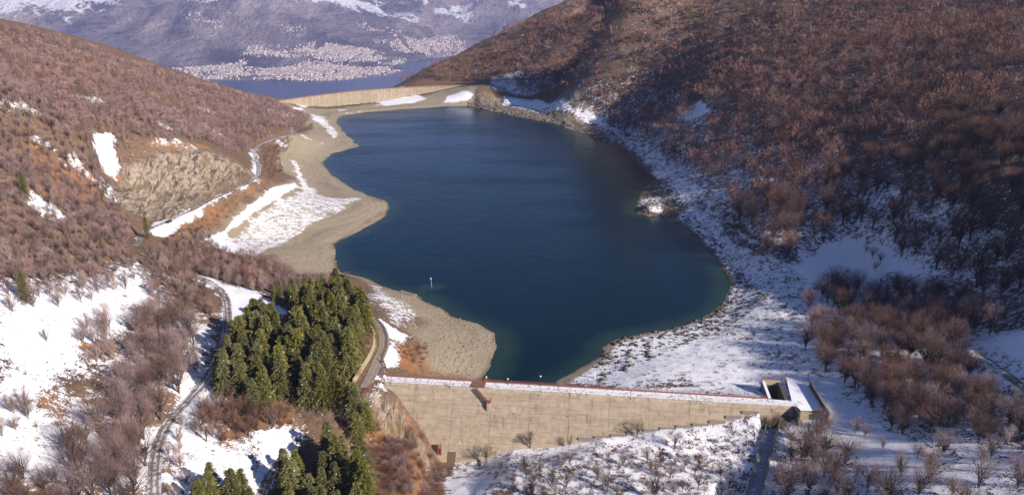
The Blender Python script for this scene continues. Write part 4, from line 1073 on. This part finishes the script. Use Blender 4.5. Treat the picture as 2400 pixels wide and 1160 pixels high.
def conifer(seed, h, r, whorls=26, per=9, leaf=13, c0=(0.045, 0.056, 0.020), c1=(0.20, 0.185, 0.060), snowy=0.006):
    rg = np.random.default_rng(seed); O = []; D = []; L = []; Wd = []; K = []
    for w_ in range(whorls):
        f = (w_ + rg.uniform(-.3, .3)) / whorls; z = h * (0.08 + 0.90 * f); R = r * (1 - f) ** 0.66 * rg.uniform(.8, 1.12) + 0.25
        for b in range(per):
            an = rg.uniform(0, 6.28); R2 = R * rg.uniform(.7, 1.15); d = np.array([math.cos(an), math.sin(an), 0])
            tone = rg.random()
            for k in range(leaf):
                t = (k + rg.random()) / leaf; t = t ** 0.7
                p = d * R2 * t + np.array([0, 0, z + 0.15 * R2 - 0.42 * R2 * t * t]) + rg.normal(size=3) * 0.16
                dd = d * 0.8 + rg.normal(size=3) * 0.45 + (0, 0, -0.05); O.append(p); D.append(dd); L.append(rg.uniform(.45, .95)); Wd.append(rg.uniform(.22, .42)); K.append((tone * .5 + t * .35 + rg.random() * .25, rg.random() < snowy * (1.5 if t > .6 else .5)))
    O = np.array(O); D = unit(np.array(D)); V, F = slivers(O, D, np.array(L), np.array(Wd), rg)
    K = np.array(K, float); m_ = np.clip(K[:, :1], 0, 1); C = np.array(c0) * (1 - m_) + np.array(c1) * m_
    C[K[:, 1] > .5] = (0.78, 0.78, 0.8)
    tv, tf = tubes([([(0, 0, -.6), (0, 0, h * .5), (0.05, 0, h * .99)], [h * .014, h * .009, .03])], 5)
    return (tv, tf, np.tile((0.10, 0.07, 0.05), (len(tv), 1))), (V, F, np.repeat(C, 3, 0))
def to_mesh(name, part):
    return mesh_np(name, part[0], part[1], [MT], False, {'tint': part[2]})
ORANGE = ((0.11, 0.056, 0.040), (0.26, 0.135, 0.092))
RUSSET = ((0.120, 0.070, 0.058), (0.27, 0.165, 0.130))
MAUVE = ((0.20, 0.135, 0.130), (0.44, 0.315, 0.295))
DARK = ((0.055, 0.038, 0.030), (0.13, 0.09, 0.07))
PAL = {'orange': ORANGE, 'russet': RUSSET, 'mauve': MAUVE, 'dark': DARK}
PROTO = {}
def proto(kind, lod):
    """kind: beech / birch / bush in a palette; lod 0 (near) .. 3 (far)"""
    key = (kind, lod)
    if key in PROTO: return PROTO[key]
    form, pal = kind.split('_'); c0, c1 = PAL[pal]; out = []
    tw = {0: 2300, 1: 750, 2: 300, 3: 130}[lod]; ww = {0: 0.026, 1: 0.075, 2: 0.17, 3: 0.31}[lod]; cl = {0: 54, 1: 28, 2: 15, 3: 9}[lod]
    for v in range(4 if lod < 3 else 3):
        sd = hash_(kind) + v * 31 + lod
        if form == 'beech': t = bare_tree(sd, 11, 4.7, 2 + v % 3, cl, tw, 1.35 + .25 * lod, ww, c0, c1, low=0.42, bark=(0.085, 0.065, 0.055))
        elif form == 'birch': t = bare_tree(sd, 10, 2.8, 1 + v % 3, cl, int(tw * .8), 1.3 + .3 * lod, ww * .85, c0, c1, low=0.22, bark=(0.26, 0.21, 0.18))
        else: t = bare_tree(sd, 3.6, 2.3, 4, max(cl // 2, 5), int(tw * .5), 0.9 + .2 * lod, ww * .8, c0, c1, low=0.02, bark=(0.10, 0.07, 0.05))
        out.append(t)
    PROTO[key] = out
    return out
def hash_(s): return sum(ord(c) * (i + 3) for i, c in enumerate(s)) % 9973
MESH = {}
def near_mesh(kind, v):
    if (kind, v) not in MESH:
        t = proto(kind, 0)[v]; MESH[(kind, v)] = (to_mesh('trunk', t[0]), to_mesh('crown', t[1]))
    return MESH[(kind, v)]
rgp = np.random.default_rng(99)
TREES = []                        # x, y, z, height factor, kind, zone
def scatter(px, spacing, kinds, hs_, zone, clear=0.0, maxsnow=None, world=None):
    poly = np.array(world if world is not None else area(px), float)
    x0, y0 = poly.min(0); x1, y1 = poly.max(0)
    gx, gy = np.meshgrid(np.arange(x0, x1, spacing), np.arange(y0, y1, spacing)); gx = gx.ravel(); gy = gy.ravel()
    gx = gx + rgp.uniform(-.48, .48, len(gx)) * spacing; gy = gy + rgp.uniform(-.48, .48, len(gy)) * spacing
    ok = sdist(poly, gx, gy) < 0
    ok &= G.sample(gx, gy, SD) > 4
    if clear: ok &= (fbm(gx, gy * 1.0, 26, 4, 123) > -1 + clear * 2 * rgp.uniform(.3, .8, len(gx)))
    if maxsnow is not None: ok &= (G.sample(gx, gy, snow) < maxsnow) | (rgp.random(len(gx)) < 0.06)
    ok &= G.sample(gx, gy, rock) < 0.55
    for rd in ROADS.values(): ok &= sdist(rd['line'][::3], gx, gy, False) > rd['w'] + 1.4
    ok &= sdist(ch_line[::8], gx, gy, False) > 4.5
    lx_ = (gx - DA[0]) * dux + (gy - DA[1]) * duy; ly_ = -((gx - DA[0]) * dnx + (gy - DA[1]) * dny)
    ok &= ~((lx_ > -3) & (lx_ < DL + 16) & (ly_ > -22) & (ly_ < 26) & ((ly_ > -4) | (G.sample(gx, gy) > -BATTER * 0 - 40) & (ly_ > -3 - (CREST - G.sample(gx, gy)) * BATTER)))
    gx = gx[ok]; gy = gy[ok]; gz = G.sample(gx, gy)
    hh = rgp.uniform(hs_[0], hs_[1], len(gx)); ki = rgp.integers(0, len(kinds), len(gx))
    for a, b, c_, h, k in zip(gx, gy, gz, hh, ki): TREES.append((a, b, c_, h, kinds[k], zone))
def single(px, py, h, kind, zone):
    a = G.hit(px, py); TREES.append((a[0], a[1], a[2], h, kind, zone))

# right hill
RHP = [(1500,340),(1420,260),(1330,215),(1120,190),(930,205),(1034,157),(1140,106),(1242,60),(1345,22),(1400,-5),(1520,-45),(1700,-60),(2000,-60),(2450,-60),(2560,300),(2560,700),(2440,730),(2200,640),(2060,552),(1990,548),(1890,575),(1850,615),(1760,590),(1690,480),(1600,400)]
rh = np.array(area(RHP))
def rsub(px): return px
scatter(RHP, 9.2, ['beech_orange', 'beech_russet', 'beech_orange'], (0.95, 1.75), 'hill', 0.60)
# grove beside the spillway
scatter([(1895,690),(1960,668),(2080,690),(2200,690),(2300,730),(2420,760),(2290,800),(2250,850),(2300,940),(2440,1030),(2300,1010),(2130,1000),(2010,940),(1900,860),(1875,780)], 7.4, ['beech_orange', 'beech_russet', 'beech_mauve'], (0.95, 1.4), 'grove', 0.55)
scatter([(2090,900),(2300,900),(2440,1000),(2440,1060),(2280,1040),(2120,1030),(2040,970)], 7.0, ['beech_mauve', 'beech_russet'], (0.8, 1.2), 'grove')
scatter([(2010,590),(2060,585),(2080,640),(2020,630)], 7, ['beech_orange'], (0.5, 0.7), 'hollow')
# lower right
scatter([(1850,1025),(1930,1025),(2000,1070),(2080,1160),(2080,1200),(1790,1200),(1830,1080)], 7.6, ['beech_mauve', 'beech_russet', 'birch_mauve'], (0.75, 1.35), 'slope_right', 0.3)
for a, b, h in ((2290,1005,.8),(2360,1040,.8),(1942,1005,.55),(2235,1000,.9),(2380,960,.95)): single(a, b, h, 'birch_mauve', 'slope_right')
scatter([(2150,1060),(2400,1070),(2440,1200),(2170,1200),(2080,1130)], 8.5, ['birch_mauve', 'beech_mauve'], (0.6, 1.05), 'slope_right', 0.45)
scatter([(1960,1010),(2040,1010),(2080,1060),(2010,1060)], 9, ['birch_mauve'], (0.5, .8), 'slope_right')
scatter(None, 8.5, ['birch_mauve', 'beech_russet'], (0.9, 1.3), 'slope_right', 0.2, world=[(176, 190), (250, 150), (270, 235), (205, 262), (190, 240)])
# trees below the dam
for a, b, h, k in ((1140,1084,.78,'beech_dark'),(1243,1050,.72,'beech_dark'),(1492,1022,.66,'beech_dark'),(1580,1052,.8,'beech_dark'),(1334,1048,.62,'birch_mauve')): single(a, b, h, k, 'below_dam')
scatter([(1170,1100),(1300,1085),(1500,1070),(1700,1060),(1740,1160),(1740,1210),(1150,1210)], 6.5, ['beech_dark', 'beech_russet', 'bush_dark'], (0.4, 0.66), 'below_dam', 0.45)
for a, b, h, k in ((1530,1170,1.15,'beech_russet'),(1245,1165,.9,'beech_dark'),(1420,1150,.75,'beech_dark'),(1690,1120,.7,'beech_russet'),(1850,1150,1.2,'beech_mauve'),(1950,1120,1.1,'beech_mauve')): single(a, b, h, k, 'below_dam' if a < 1750 else 'slope_right')
# lower left
scatter([(340,740),(470,760),(470,880),(400,960),(345,1060),(340,1210),(150,1210),(160,1060),(260,960),(290,850)], 5.8, ['birch_mauve', 'beech_mauve', 'birch_mauve', 'beech_russet'], (0.85, 1.45), 'left_wood', 0.3)
scatter([(350,590),(640,640),(640,690),(470,655),(500,740),(440,760),(360,740),(330,640)], 4.6, ['birch_mauve', 'birch_russet'], (0.55, 0.85), 'left_thicket')
scatter([(640,650),(760,650),(830,660),(800,690),(660,700)], 5.0, ['birch_mauve'], (0.5, 0.7), 'left_thicket')
scatter([(190,760),(275,750),(270,850),(200,860)], 4.6, ['birch_mauve'], (0.8, 1.0), 'field_clump')
scatter([(0,690),(110,690),(230,665),(320,650),(330,690),(240,700),(110,740),(0,730)], 6.5, ['birch_mauve'], (0.65, 0.95), 'field_edge', 0.2)
scatter([(-30,930),(70,910),(100,1010),(-30,1060)], 7.5, ['birch_mauve'], (0.6, 0.9), 'field_clump')
scatter([(-60,1120),(120,1090),(170,1200),(-60,1240)], 6.0, ['birch_mauve', 'beech_russet'], (0.7, 1.0), 'field_clump')
scatter([(470,960),(540,925),(640,960),(660,1000),(560,1040),(460,1050)], 4.8, ['beech_russet', 'birch_russet'], (0.6, 0.9), 'rust_wood')
scatter([(380,1060),(450,960),(490,960),(450,1100),(440,1200),(385,1200)], 6.5, ['birch_mauve'], (0.5, 0.8), 'rust_wood', 0.2)
for a, b, h in ((310,835,.7),(330,870,.6),(110,800,.6),(185,800,.5),(60,970,.8),(25,965,.75)): single(a, b, h, 'birch_mauve', 'field_clump')
# left hill
LH = [(-60,40),(0,62),(150,102),(300,150),(500,205),(640,242),(735,278),(700,300),(640,310),(590,340),(575,360),(500,338),(400,335),(330,325),(250,400),(255,440),(300,510),(325,560),(310,590),(330,620),(250,660),(100,660),(-60,690)]
scatter(LH, 3.7, ['birch_mauve', 'birch_mauve', 'beech_mauve', 'bush_mauve'], (0.42, 0.74), 'left_hill', 0.15, 0.62)
scatter([(615,345),(690,322),(720,300),(735,290),(740,300),(680,345),(655,370),(665,400),(640,425),(618,400)], 3.8, ['birch_russet'], (0.35, 0.5), 'left_hill')
scatter([(390,560),(480,540),(520,590),(600,600),(700,650),(640,650),(480,610),(360,600)], 4.0, ['birch_russet', 'birch_mauve'], (0.4, 0.6), 'left_hill')
# brown bushes
BUSHES = []
def bush(px, spacing, kinds, hs_, zone, **k):
    n = len(TREES); scatter(px, spacing, kinds, hs_, zone, **k); BUSHES.extend(TREES[n:]); del TREES[n:]
bush([(930,930),(985,1010),(1030,1085),(1050,1210),(820,1210),(850,1060),(900,960)], 3.1, ['bush_orange', 'bush_russet', 'bush_mauve'], (0.6, 1.15), 'dam_slope')
bush([(925,800),(1005,800),(1005,860),(925,868)], 3.4, ['bush_orange'], (0.4, 0.7), 'abutment')
bush([(805,850),(865,795),(875,815),(835,885)], 2.8, ['bush_orange'], (0.5, 0.8), 'abutment')
bush([(480,960),(560,930),(680,960),(690,1000),(600,1010),(500,1050)], 3.6, ['bush_orange'], (0.5, 0.9), 'rust_wood')
bush([(1160,1085),(1300,1070),(1600,1040),(1780,1000),(1760,1170),(1600,1210),(1130,1210)], 4.0, ['bush_dark', 'bush_russet', 'bush_mauve'], (0.35, 0.7), 'below_dam', clear=0.3)
bush([(1690,560),(1760,600),(1860,625),(1870,600),(1780,560),(1700,500)], 4.2, ['bush_dark'], (0.8, 1.5), 'bank')
bush([(1120,225),(1200,235),(1330,258),(1430,290),(1500,330),(1480,350),(1300,285),(1130,250)], 7.0, ['bush_dark', 'bush_russet'], (0.9, 1.6), 'bank')
bush([(420,545),(500,490),(600,440),(650,430),(560,480),(480,550)], 4.5, ['bush_orange', 'bush_russet'], (0.35, 0.7), 'terrace')
bush([(20,900),(110,830),(260,830),(260,880),(60,1010)], 6.0, ['bush_orange'], (0.2, 0.4), 'field')

def vis(t):                       # (photo column, row, metres away)
    x, y, z = t[0], t[1], t[2]; d = y * CP + (CAM_H - z) * SP
    return 1200 + FPX * x / d, 580 + FPX * ((CAM_H - z) * CP - y * SP) / d, d
LAB = {
 'hill': ('bare reddish brown beech in the wood on the shaded right hillside', 'trees of the right hillside wood'),
 'grove': ('tall bare russet tree in the grove right of the spillway', 'trees of the grove right of the spillway'),
 'hollow': ('small bare tree standing in the snowy hollow beyond the grove', 'trees in the snowy hollow'),
 'slope_right': ('thin bare tree on the sunlit snow right of the spillway channel', 'trees on the snow right of the channel'),
 'below_dam': ('dark bare tree on the snow below the near dam', 'trees below the near dam'),
 'left_wood': ('bare greyish pink birch in the wood left of the curving road', 'birches left of the curving road'),
 'left_thicket': ('slender bare birch in the thicket above the road bend', 'birches above the road bend'),
 'field_clump': ('bare birch standing in the open snowfield on the left', 'birches in the snowfield'),
 'field_edge': ('bare birch along the upper edge of the left snowfield', 'birches at the edge of the snowfield'),
 'rust_wood': ('bare tree among rusty bushes between the road and the conifers', 'trees between the road and the conifers'),
 'left_hill': ('small bare birch on the sunlit brown left hillside', 'birches of the left hillside')}
LM = [(1820, 905, 'spillway pit'), (1130, 905, 'red stairs'), (1012, 665, 'gauge pole'), (890, 800, 'access road'), (530, 700, 'road bend'), (1920, 930, 'long dark wall'), (1031, 1060, 'ladder cage'),
 (397, 522, 'parked car'), (420, 430, 'rock face'), (2400, 850, 'right edge'), (0, 900, 'left edge'), (365, 1100, 'lower road'), (1780, 1080, 'spillway channel'), (1059, 1062, 'brown shutter'), (245, 355, 'steep snow patch'),
 (1265, 890, 'globe post'), (1520, 485, 'white knoll'), (62, 700, 'lone conifer'), (1950, 600, 'snowy hollow'), (1625, 260, 'blue snow patch'), (2340, 840, 'right-hand road'), (630, 1100, 'lowest road'), (300, 850, 'upper snowfield edge')]
def where(px, py):
    k = min(LM, key=lambda l: (l[0] - px) ** 2 + (l[1] - py) ** 2); dx, dy = px - k[0], py - k[1]
    return ('right of' if dx > 0 else 'left of') + ' the ' + k[2] if abs(dx) > abs(dy) else ('below' if dy > 0 else 'above') + ' the ' + k[2]
def sized(h, lo, hi): return 'small' if h < lo else ('tall' if h > hi else 'middling')
TONE = {'beech_orange': 'broad orange-brown', 'beech_russet': 'broad russet', 'beech_mauve': 'broad greyish', 'birch_mauve': 'slender pinkish grey', 'birch_russet': 'slender russet', 'beech_dark': 'dark spreading', 'bush_orange': 'rust-orange', 'bush_russet': 'russet', 'bush_mauve': 'greyish', 'bush_dark': 'dark'}
ZN = {'hill': 'in the hillside wood', 'grove': 'in the grove', 'hollow': 'in the hollow', 'slope_right': 'on the snow', 'below_dam': 'below the dam', 'left_wood': 'in the wood', 'left_thicket': 'in the thicket', 'field_clump': 'in the snowfield', 'field_edge': 'at the snowfield edge',
      'rust_wood': 'among rusty bushes', 'left_hill': 'on the brown hillside', 'dam_slope': 'on the slope', 'abutment': 'by the road', 'bank': 'on the bank', 'terrace': 'on the bank', 'field': 'in the snow'}
# the largest 300 stand as single trees, the rest form woods
inf = [(i, *vis(t)) for i, t in enumerate(TREES)]
size = [(TREES[i][3] * (10.5 if 'bush' not in TREES[i][4] else 3.6) / d * (1 if -60 < u_ < 2460 and v_ < 1260 else 0), i) for i, u_, v_, d in inf]
size.sort(reverse=True)
chosen = [i for s__, i in size[:300]]; cset = set(chosen)
SPECIAL = {(1140, 1084): 'dark bare tree with a wide crown in front of the lower left face of the near dam', (1243, 1050): 'dark bare tree in front of the middle of the dam face',
 (1492, 1022): 'dark bare tree leaning against the dam foot right of the middle', (1580, 1052): 'bare tree on the snow below the right half of the dam', (1334, 1048): 'thin pale sapling at the dam foot between the two dark trees'}
def plant(t, name, cat, lab, grp, meshes):
    r = empty(name, (t[0], t[1], t[2] - 0.1), random.uniform(0, 6.28)); sc_ = t[3]
    r.scale = (sc_ * random.uniform(.82, 1.25), sc_ * random.uniform(.82, 1.25), sc_)
    tag(r, lab, cat, grp)
    for nm, me in zip(('trunk', 'crown'), meshes): link(nm, me, r)
    return r
for i in chosen:
    t = TREES[i]; u_, v_, d = inf[i][1:]; lab, grp = LAB[t[5]]; lab = f"{sized(t[3], .75, 1.15)} {TONE[t[4]]} bare tree {ZN[t[5]]} {where(u_, v_)}"
    for (a, b), L_ in SPECIAL.items():
        if abs(u_ - a) < 3 and abs(v_ - b) < 4: lab = L_
    plant(t, 'bare_tree' if 'bush' not in t[4] else 'bare_bush', 'tree' if 'bush' not in t[4] else 'bush', lab, grp, near_mesh(t[4], random.randrange(4)))
def merge(name, items, lab, cat, lodf, hfac=1.0):
    """many small plants as one mesh"""
    groups = {}
    for t in items:
        u_, v_, d = vis(t); lod = lodf(d); pr = proto(t[4], lod); groups.setdefault((t[4], lod, random.randrange(len(pr))), []).append(t)
    VV = []; FF = []; CC = []; off = 0
    for (k, lod, v), L_ in groups.items():
        tr, cr = proto(k, lod)[v]
        if lod >= 2:              # keep only the trunk stems of far trees
            tv, tf, tc = tr[0][:20].copy(), tr[1][:32], tr[2][:20]; c5 = tv.reshape(5, 4, 3).mean(1, keepdims=True); tv = ((tv.reshape(5, 4, 3) - c5) * (2.2 if 'birch' in k else 1.4) + c5).reshape(-1, 3)
        elif lod == 1: tv, tf, tc = tr
        else: tv, tf, tc = tr
        V0 = np.vstack([tv, cr[0]]); F0 = np.vstack([tf, cr[1] + len(tv)]); C0 = np.vstack([tc, cr[2]])
        A = np.array([x[:4] for x in L_]); n = len(A); an = rgp.uniform(0, 6.28, n); c_, s_ = np.cos(an)[:, None], np.sin(an)[:, None]
        wx = rgp.uniform(.85, 1.2, n)[:, None]
        X = (V0[:, 0] * c_ - V0[:, 1] * s_) * A[:, 3:4] * wx + A[:, 0:1]; Y = (V0[:, 0] * s_ + V0[:, 1] * c_) * A[:, 3:4] * wx + A[:, 1:2]; Zz = V0[:, 2] * A[:, 3:4] + A[:, 2:3] - 0.1
        tone = rgp.uniform(.55, 1.38, (n, 1, 1)) * (1 + rgp.uniform(-.08, .08, (n, 1, 3)))
        CC.append((C0[None] * tone).reshape(-1, 3)); VV.append(np.stack([X, Y, Zz], -1).reshape(-1, 3))
        FF.append((F0[None] + (np.arange(n) * len(V0))[:, None, None]).reshape(-1, 3) + off); off += n * len(V0)
    me = mesh_np(name, np.vstack(VV), np.vstack(FF), [MT], False, {'tint': np.vstack(CC)})
    tag(link(name, me), lab, cat, kind='stuff')
    print(name, len(items), 'plants', sum(len(f) for f in FF), 'tris')
rest = [t for i, t in enumerate(TREES) if i not in cset]
lod_ = lambda d: 1 if d < 520 else (2 if d < 800 else 3)
merge('hillside_wood', [t for t in rest if t[5] in ('hill', 'grove', 'hollow', 'slope_right', 'below_dam')], 'bare reddish brown wood covering the right hillside', 'wood', lod_)
merge('birch_scrub', [t for t in rest if t[5] not in ('hill', 'grove', 'hollow', 'slope_right', 'below_dam')], 'bare mauve brown scrub covering the left hillside', 'scrub', lod_)
BL = {'dam_slope': ('rusty brown bush on the slope left of the near dam foot', 'bushes on the slope left of the dam'), 'abutment': ('orange brown bush beside the access road at the left end of the dam', 'bushes beside the access road'),
      'rust_wood': ('rust orange bush below the left conifer stand', 'bushes below the left conifers'), 'below_dam': ('low dark bush poking through the snow below the dam', 'bushes in the snow below the dam'),
      'bank': ('dark shaggy bush on the right bank above the water', 'bushes of the right bank'), 'terrace': ('brown bush on the bank between the track and the terrace', 'bushes above the terrace'), 'field': ('small rusty bush in the left snowfield', 'bushes in the left snowfield')}
bs = sorted([(t[3] / vis(t)[2] * (1 if -40 < vis(t)[0] < 2440 and vis(t)[1] < 1200 else 0), i) for i, t in enumerate(BUSHES)], reverse=True)
bsel = set(i for s__, i in bs[:290])
for i in bsel:
    t = BUSHES[i]; lab, grp = BL[t[5]]; lab = f"{sized(t[3], .6, .95)} {TONE[t[4]]} bush {ZN[t[5]]} {where(*vis(t)[:2])}"; plant(t, 'bush', 'bush', lab, grp, near_mesh(t[4], random.randrange(4)))
lb = [t for i, t in enumerate(BUSHES) if i not in bsel]
if lb: merge('low_bushes', lb, 'scattered low brown bushes along the banks', 'bushes', lod_)
# conifers
CM = []
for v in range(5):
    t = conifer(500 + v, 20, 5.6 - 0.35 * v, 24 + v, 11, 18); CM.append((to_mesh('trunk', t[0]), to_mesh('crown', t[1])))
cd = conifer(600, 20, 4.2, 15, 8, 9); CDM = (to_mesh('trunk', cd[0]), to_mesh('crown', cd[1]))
CON = []
def cstand(px, spacing, h, zone):
    poly = np.array(area(px)); x0, y0 = poly.min(0); x1, y1 = poly.max(0)
    gx, gy = np.meshgrid(np.arange(x0, x1, spacing), np.arange(y0, y1, spacing)); gx = gx.ravel() + rgp.uniform(-.35, .35, gx.size) * spacing; gy = gy.ravel() + rgp.uniform(-.35, .35, gy.size) * spacing
    ok = sdist(poly, gx, gy) < 0
    for rd in ROADS.values(): ok &= sdist(rd['line'][::3], gx, gy, False) > rd['w'] + 1.8
    for a, b in zip(gx[ok], gy[ok]): CON.append((a, b, float(G.sample(a, b)), rgp.uniform(*h), zone))
cstand([(500,835),(560,800),(640,795),(668,850),(662,965),(600,975),(540,950),(485,900)], 6.3, (.75, 1.2), 'left')
cstand([(690,740),(760,725),(850,735),(866,780),(858,835),(815,880),(790,950),(745,980),(700,960),(680,850)], 6.3, (.78, 1.25), 'right')
cstand([(630,690),(700,690),(700,720),(640,720)], 6.0, (.4, .6), 'right')
for a, b, h in ((835,985,.85),(862,1015,.75),(812,960,.8),(840,1035,.7)): q = G.hit(a, b); CON.append((*q, h, 'end'))
cstand([(690,1120),(735,1085),(790,1085),(830,1100),(868,1150),(890,1230),(880,1290),(650,1290),(640,1200)], 6.6, (.8, 1.15), 'low')
cstand([(450,1175),(500,1135),(570,1160),(600,1220),(600,1290),(430,1290)], 6.6, (.7, 1.0), 'lowleft')
SING = [(347,562,.78,'slender dark conifer standing beside the track below the rock face',.6),(62,712,.72,'lone conifer at the upper edge of the left snowfield',.8),(606,272,.62,'small dark conifer alone on the left hillside near the far dam',1.1),
        (60,470,.75,'conifer half hidden in the scrub high on the left slope',.8),(1982,712,.42,'small yellowish conifer at the edge of the russet grove',1.0),(1692,282,.45,'small conifer beside the snow patch on the right hillside',1.0),
        (238,585,.35,'small green conifer in the scrub under the rock face',.9),(1595,300,.5,'small dark conifer low on the right hillside near the snow patch',1.0),(1268,78,.6,'dark conifer high on the far right slope',1.2)]
CL = {'left': ('tall olive green conifer in the left stand above the road', 'conifers of the left stand'), 'right': ('tall olive green conifer in the right stand beside the access road', 'conifers of the right stand'),
      'end': ('conifer in the small clump just left of the dam end', 'conifers left of the dam end'), 'low': ('large conifer at the bottom edge left of the brown slope', 'conifers at the bottom centre'), 'lowleft': ('conifer at the bottom edge right of the curving road', 'conifers beside the lower road')}
for t in CON:
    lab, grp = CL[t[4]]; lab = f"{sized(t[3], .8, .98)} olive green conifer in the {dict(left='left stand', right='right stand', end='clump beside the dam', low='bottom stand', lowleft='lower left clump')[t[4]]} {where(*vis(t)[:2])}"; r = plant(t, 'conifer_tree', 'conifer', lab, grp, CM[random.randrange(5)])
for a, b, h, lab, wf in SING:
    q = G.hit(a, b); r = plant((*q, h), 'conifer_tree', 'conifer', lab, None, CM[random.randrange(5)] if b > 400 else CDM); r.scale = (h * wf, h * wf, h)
rowc = [G.hit(a, b) for a, b in ((1462, 22), (1478, 25), (1492, 29), (1506, 31), (1520, 35), (1536, 37))]
for q in rowc: plant((*q, .5), 'conifer_tree', 'conifer', 'tiny dark conifer in the short row near the top of the far right slope', 'row of conifers on the far slope', CDM)
print('trees', len(TREES), 'bushes', len(BUSHES), 'conifers', len(CON))
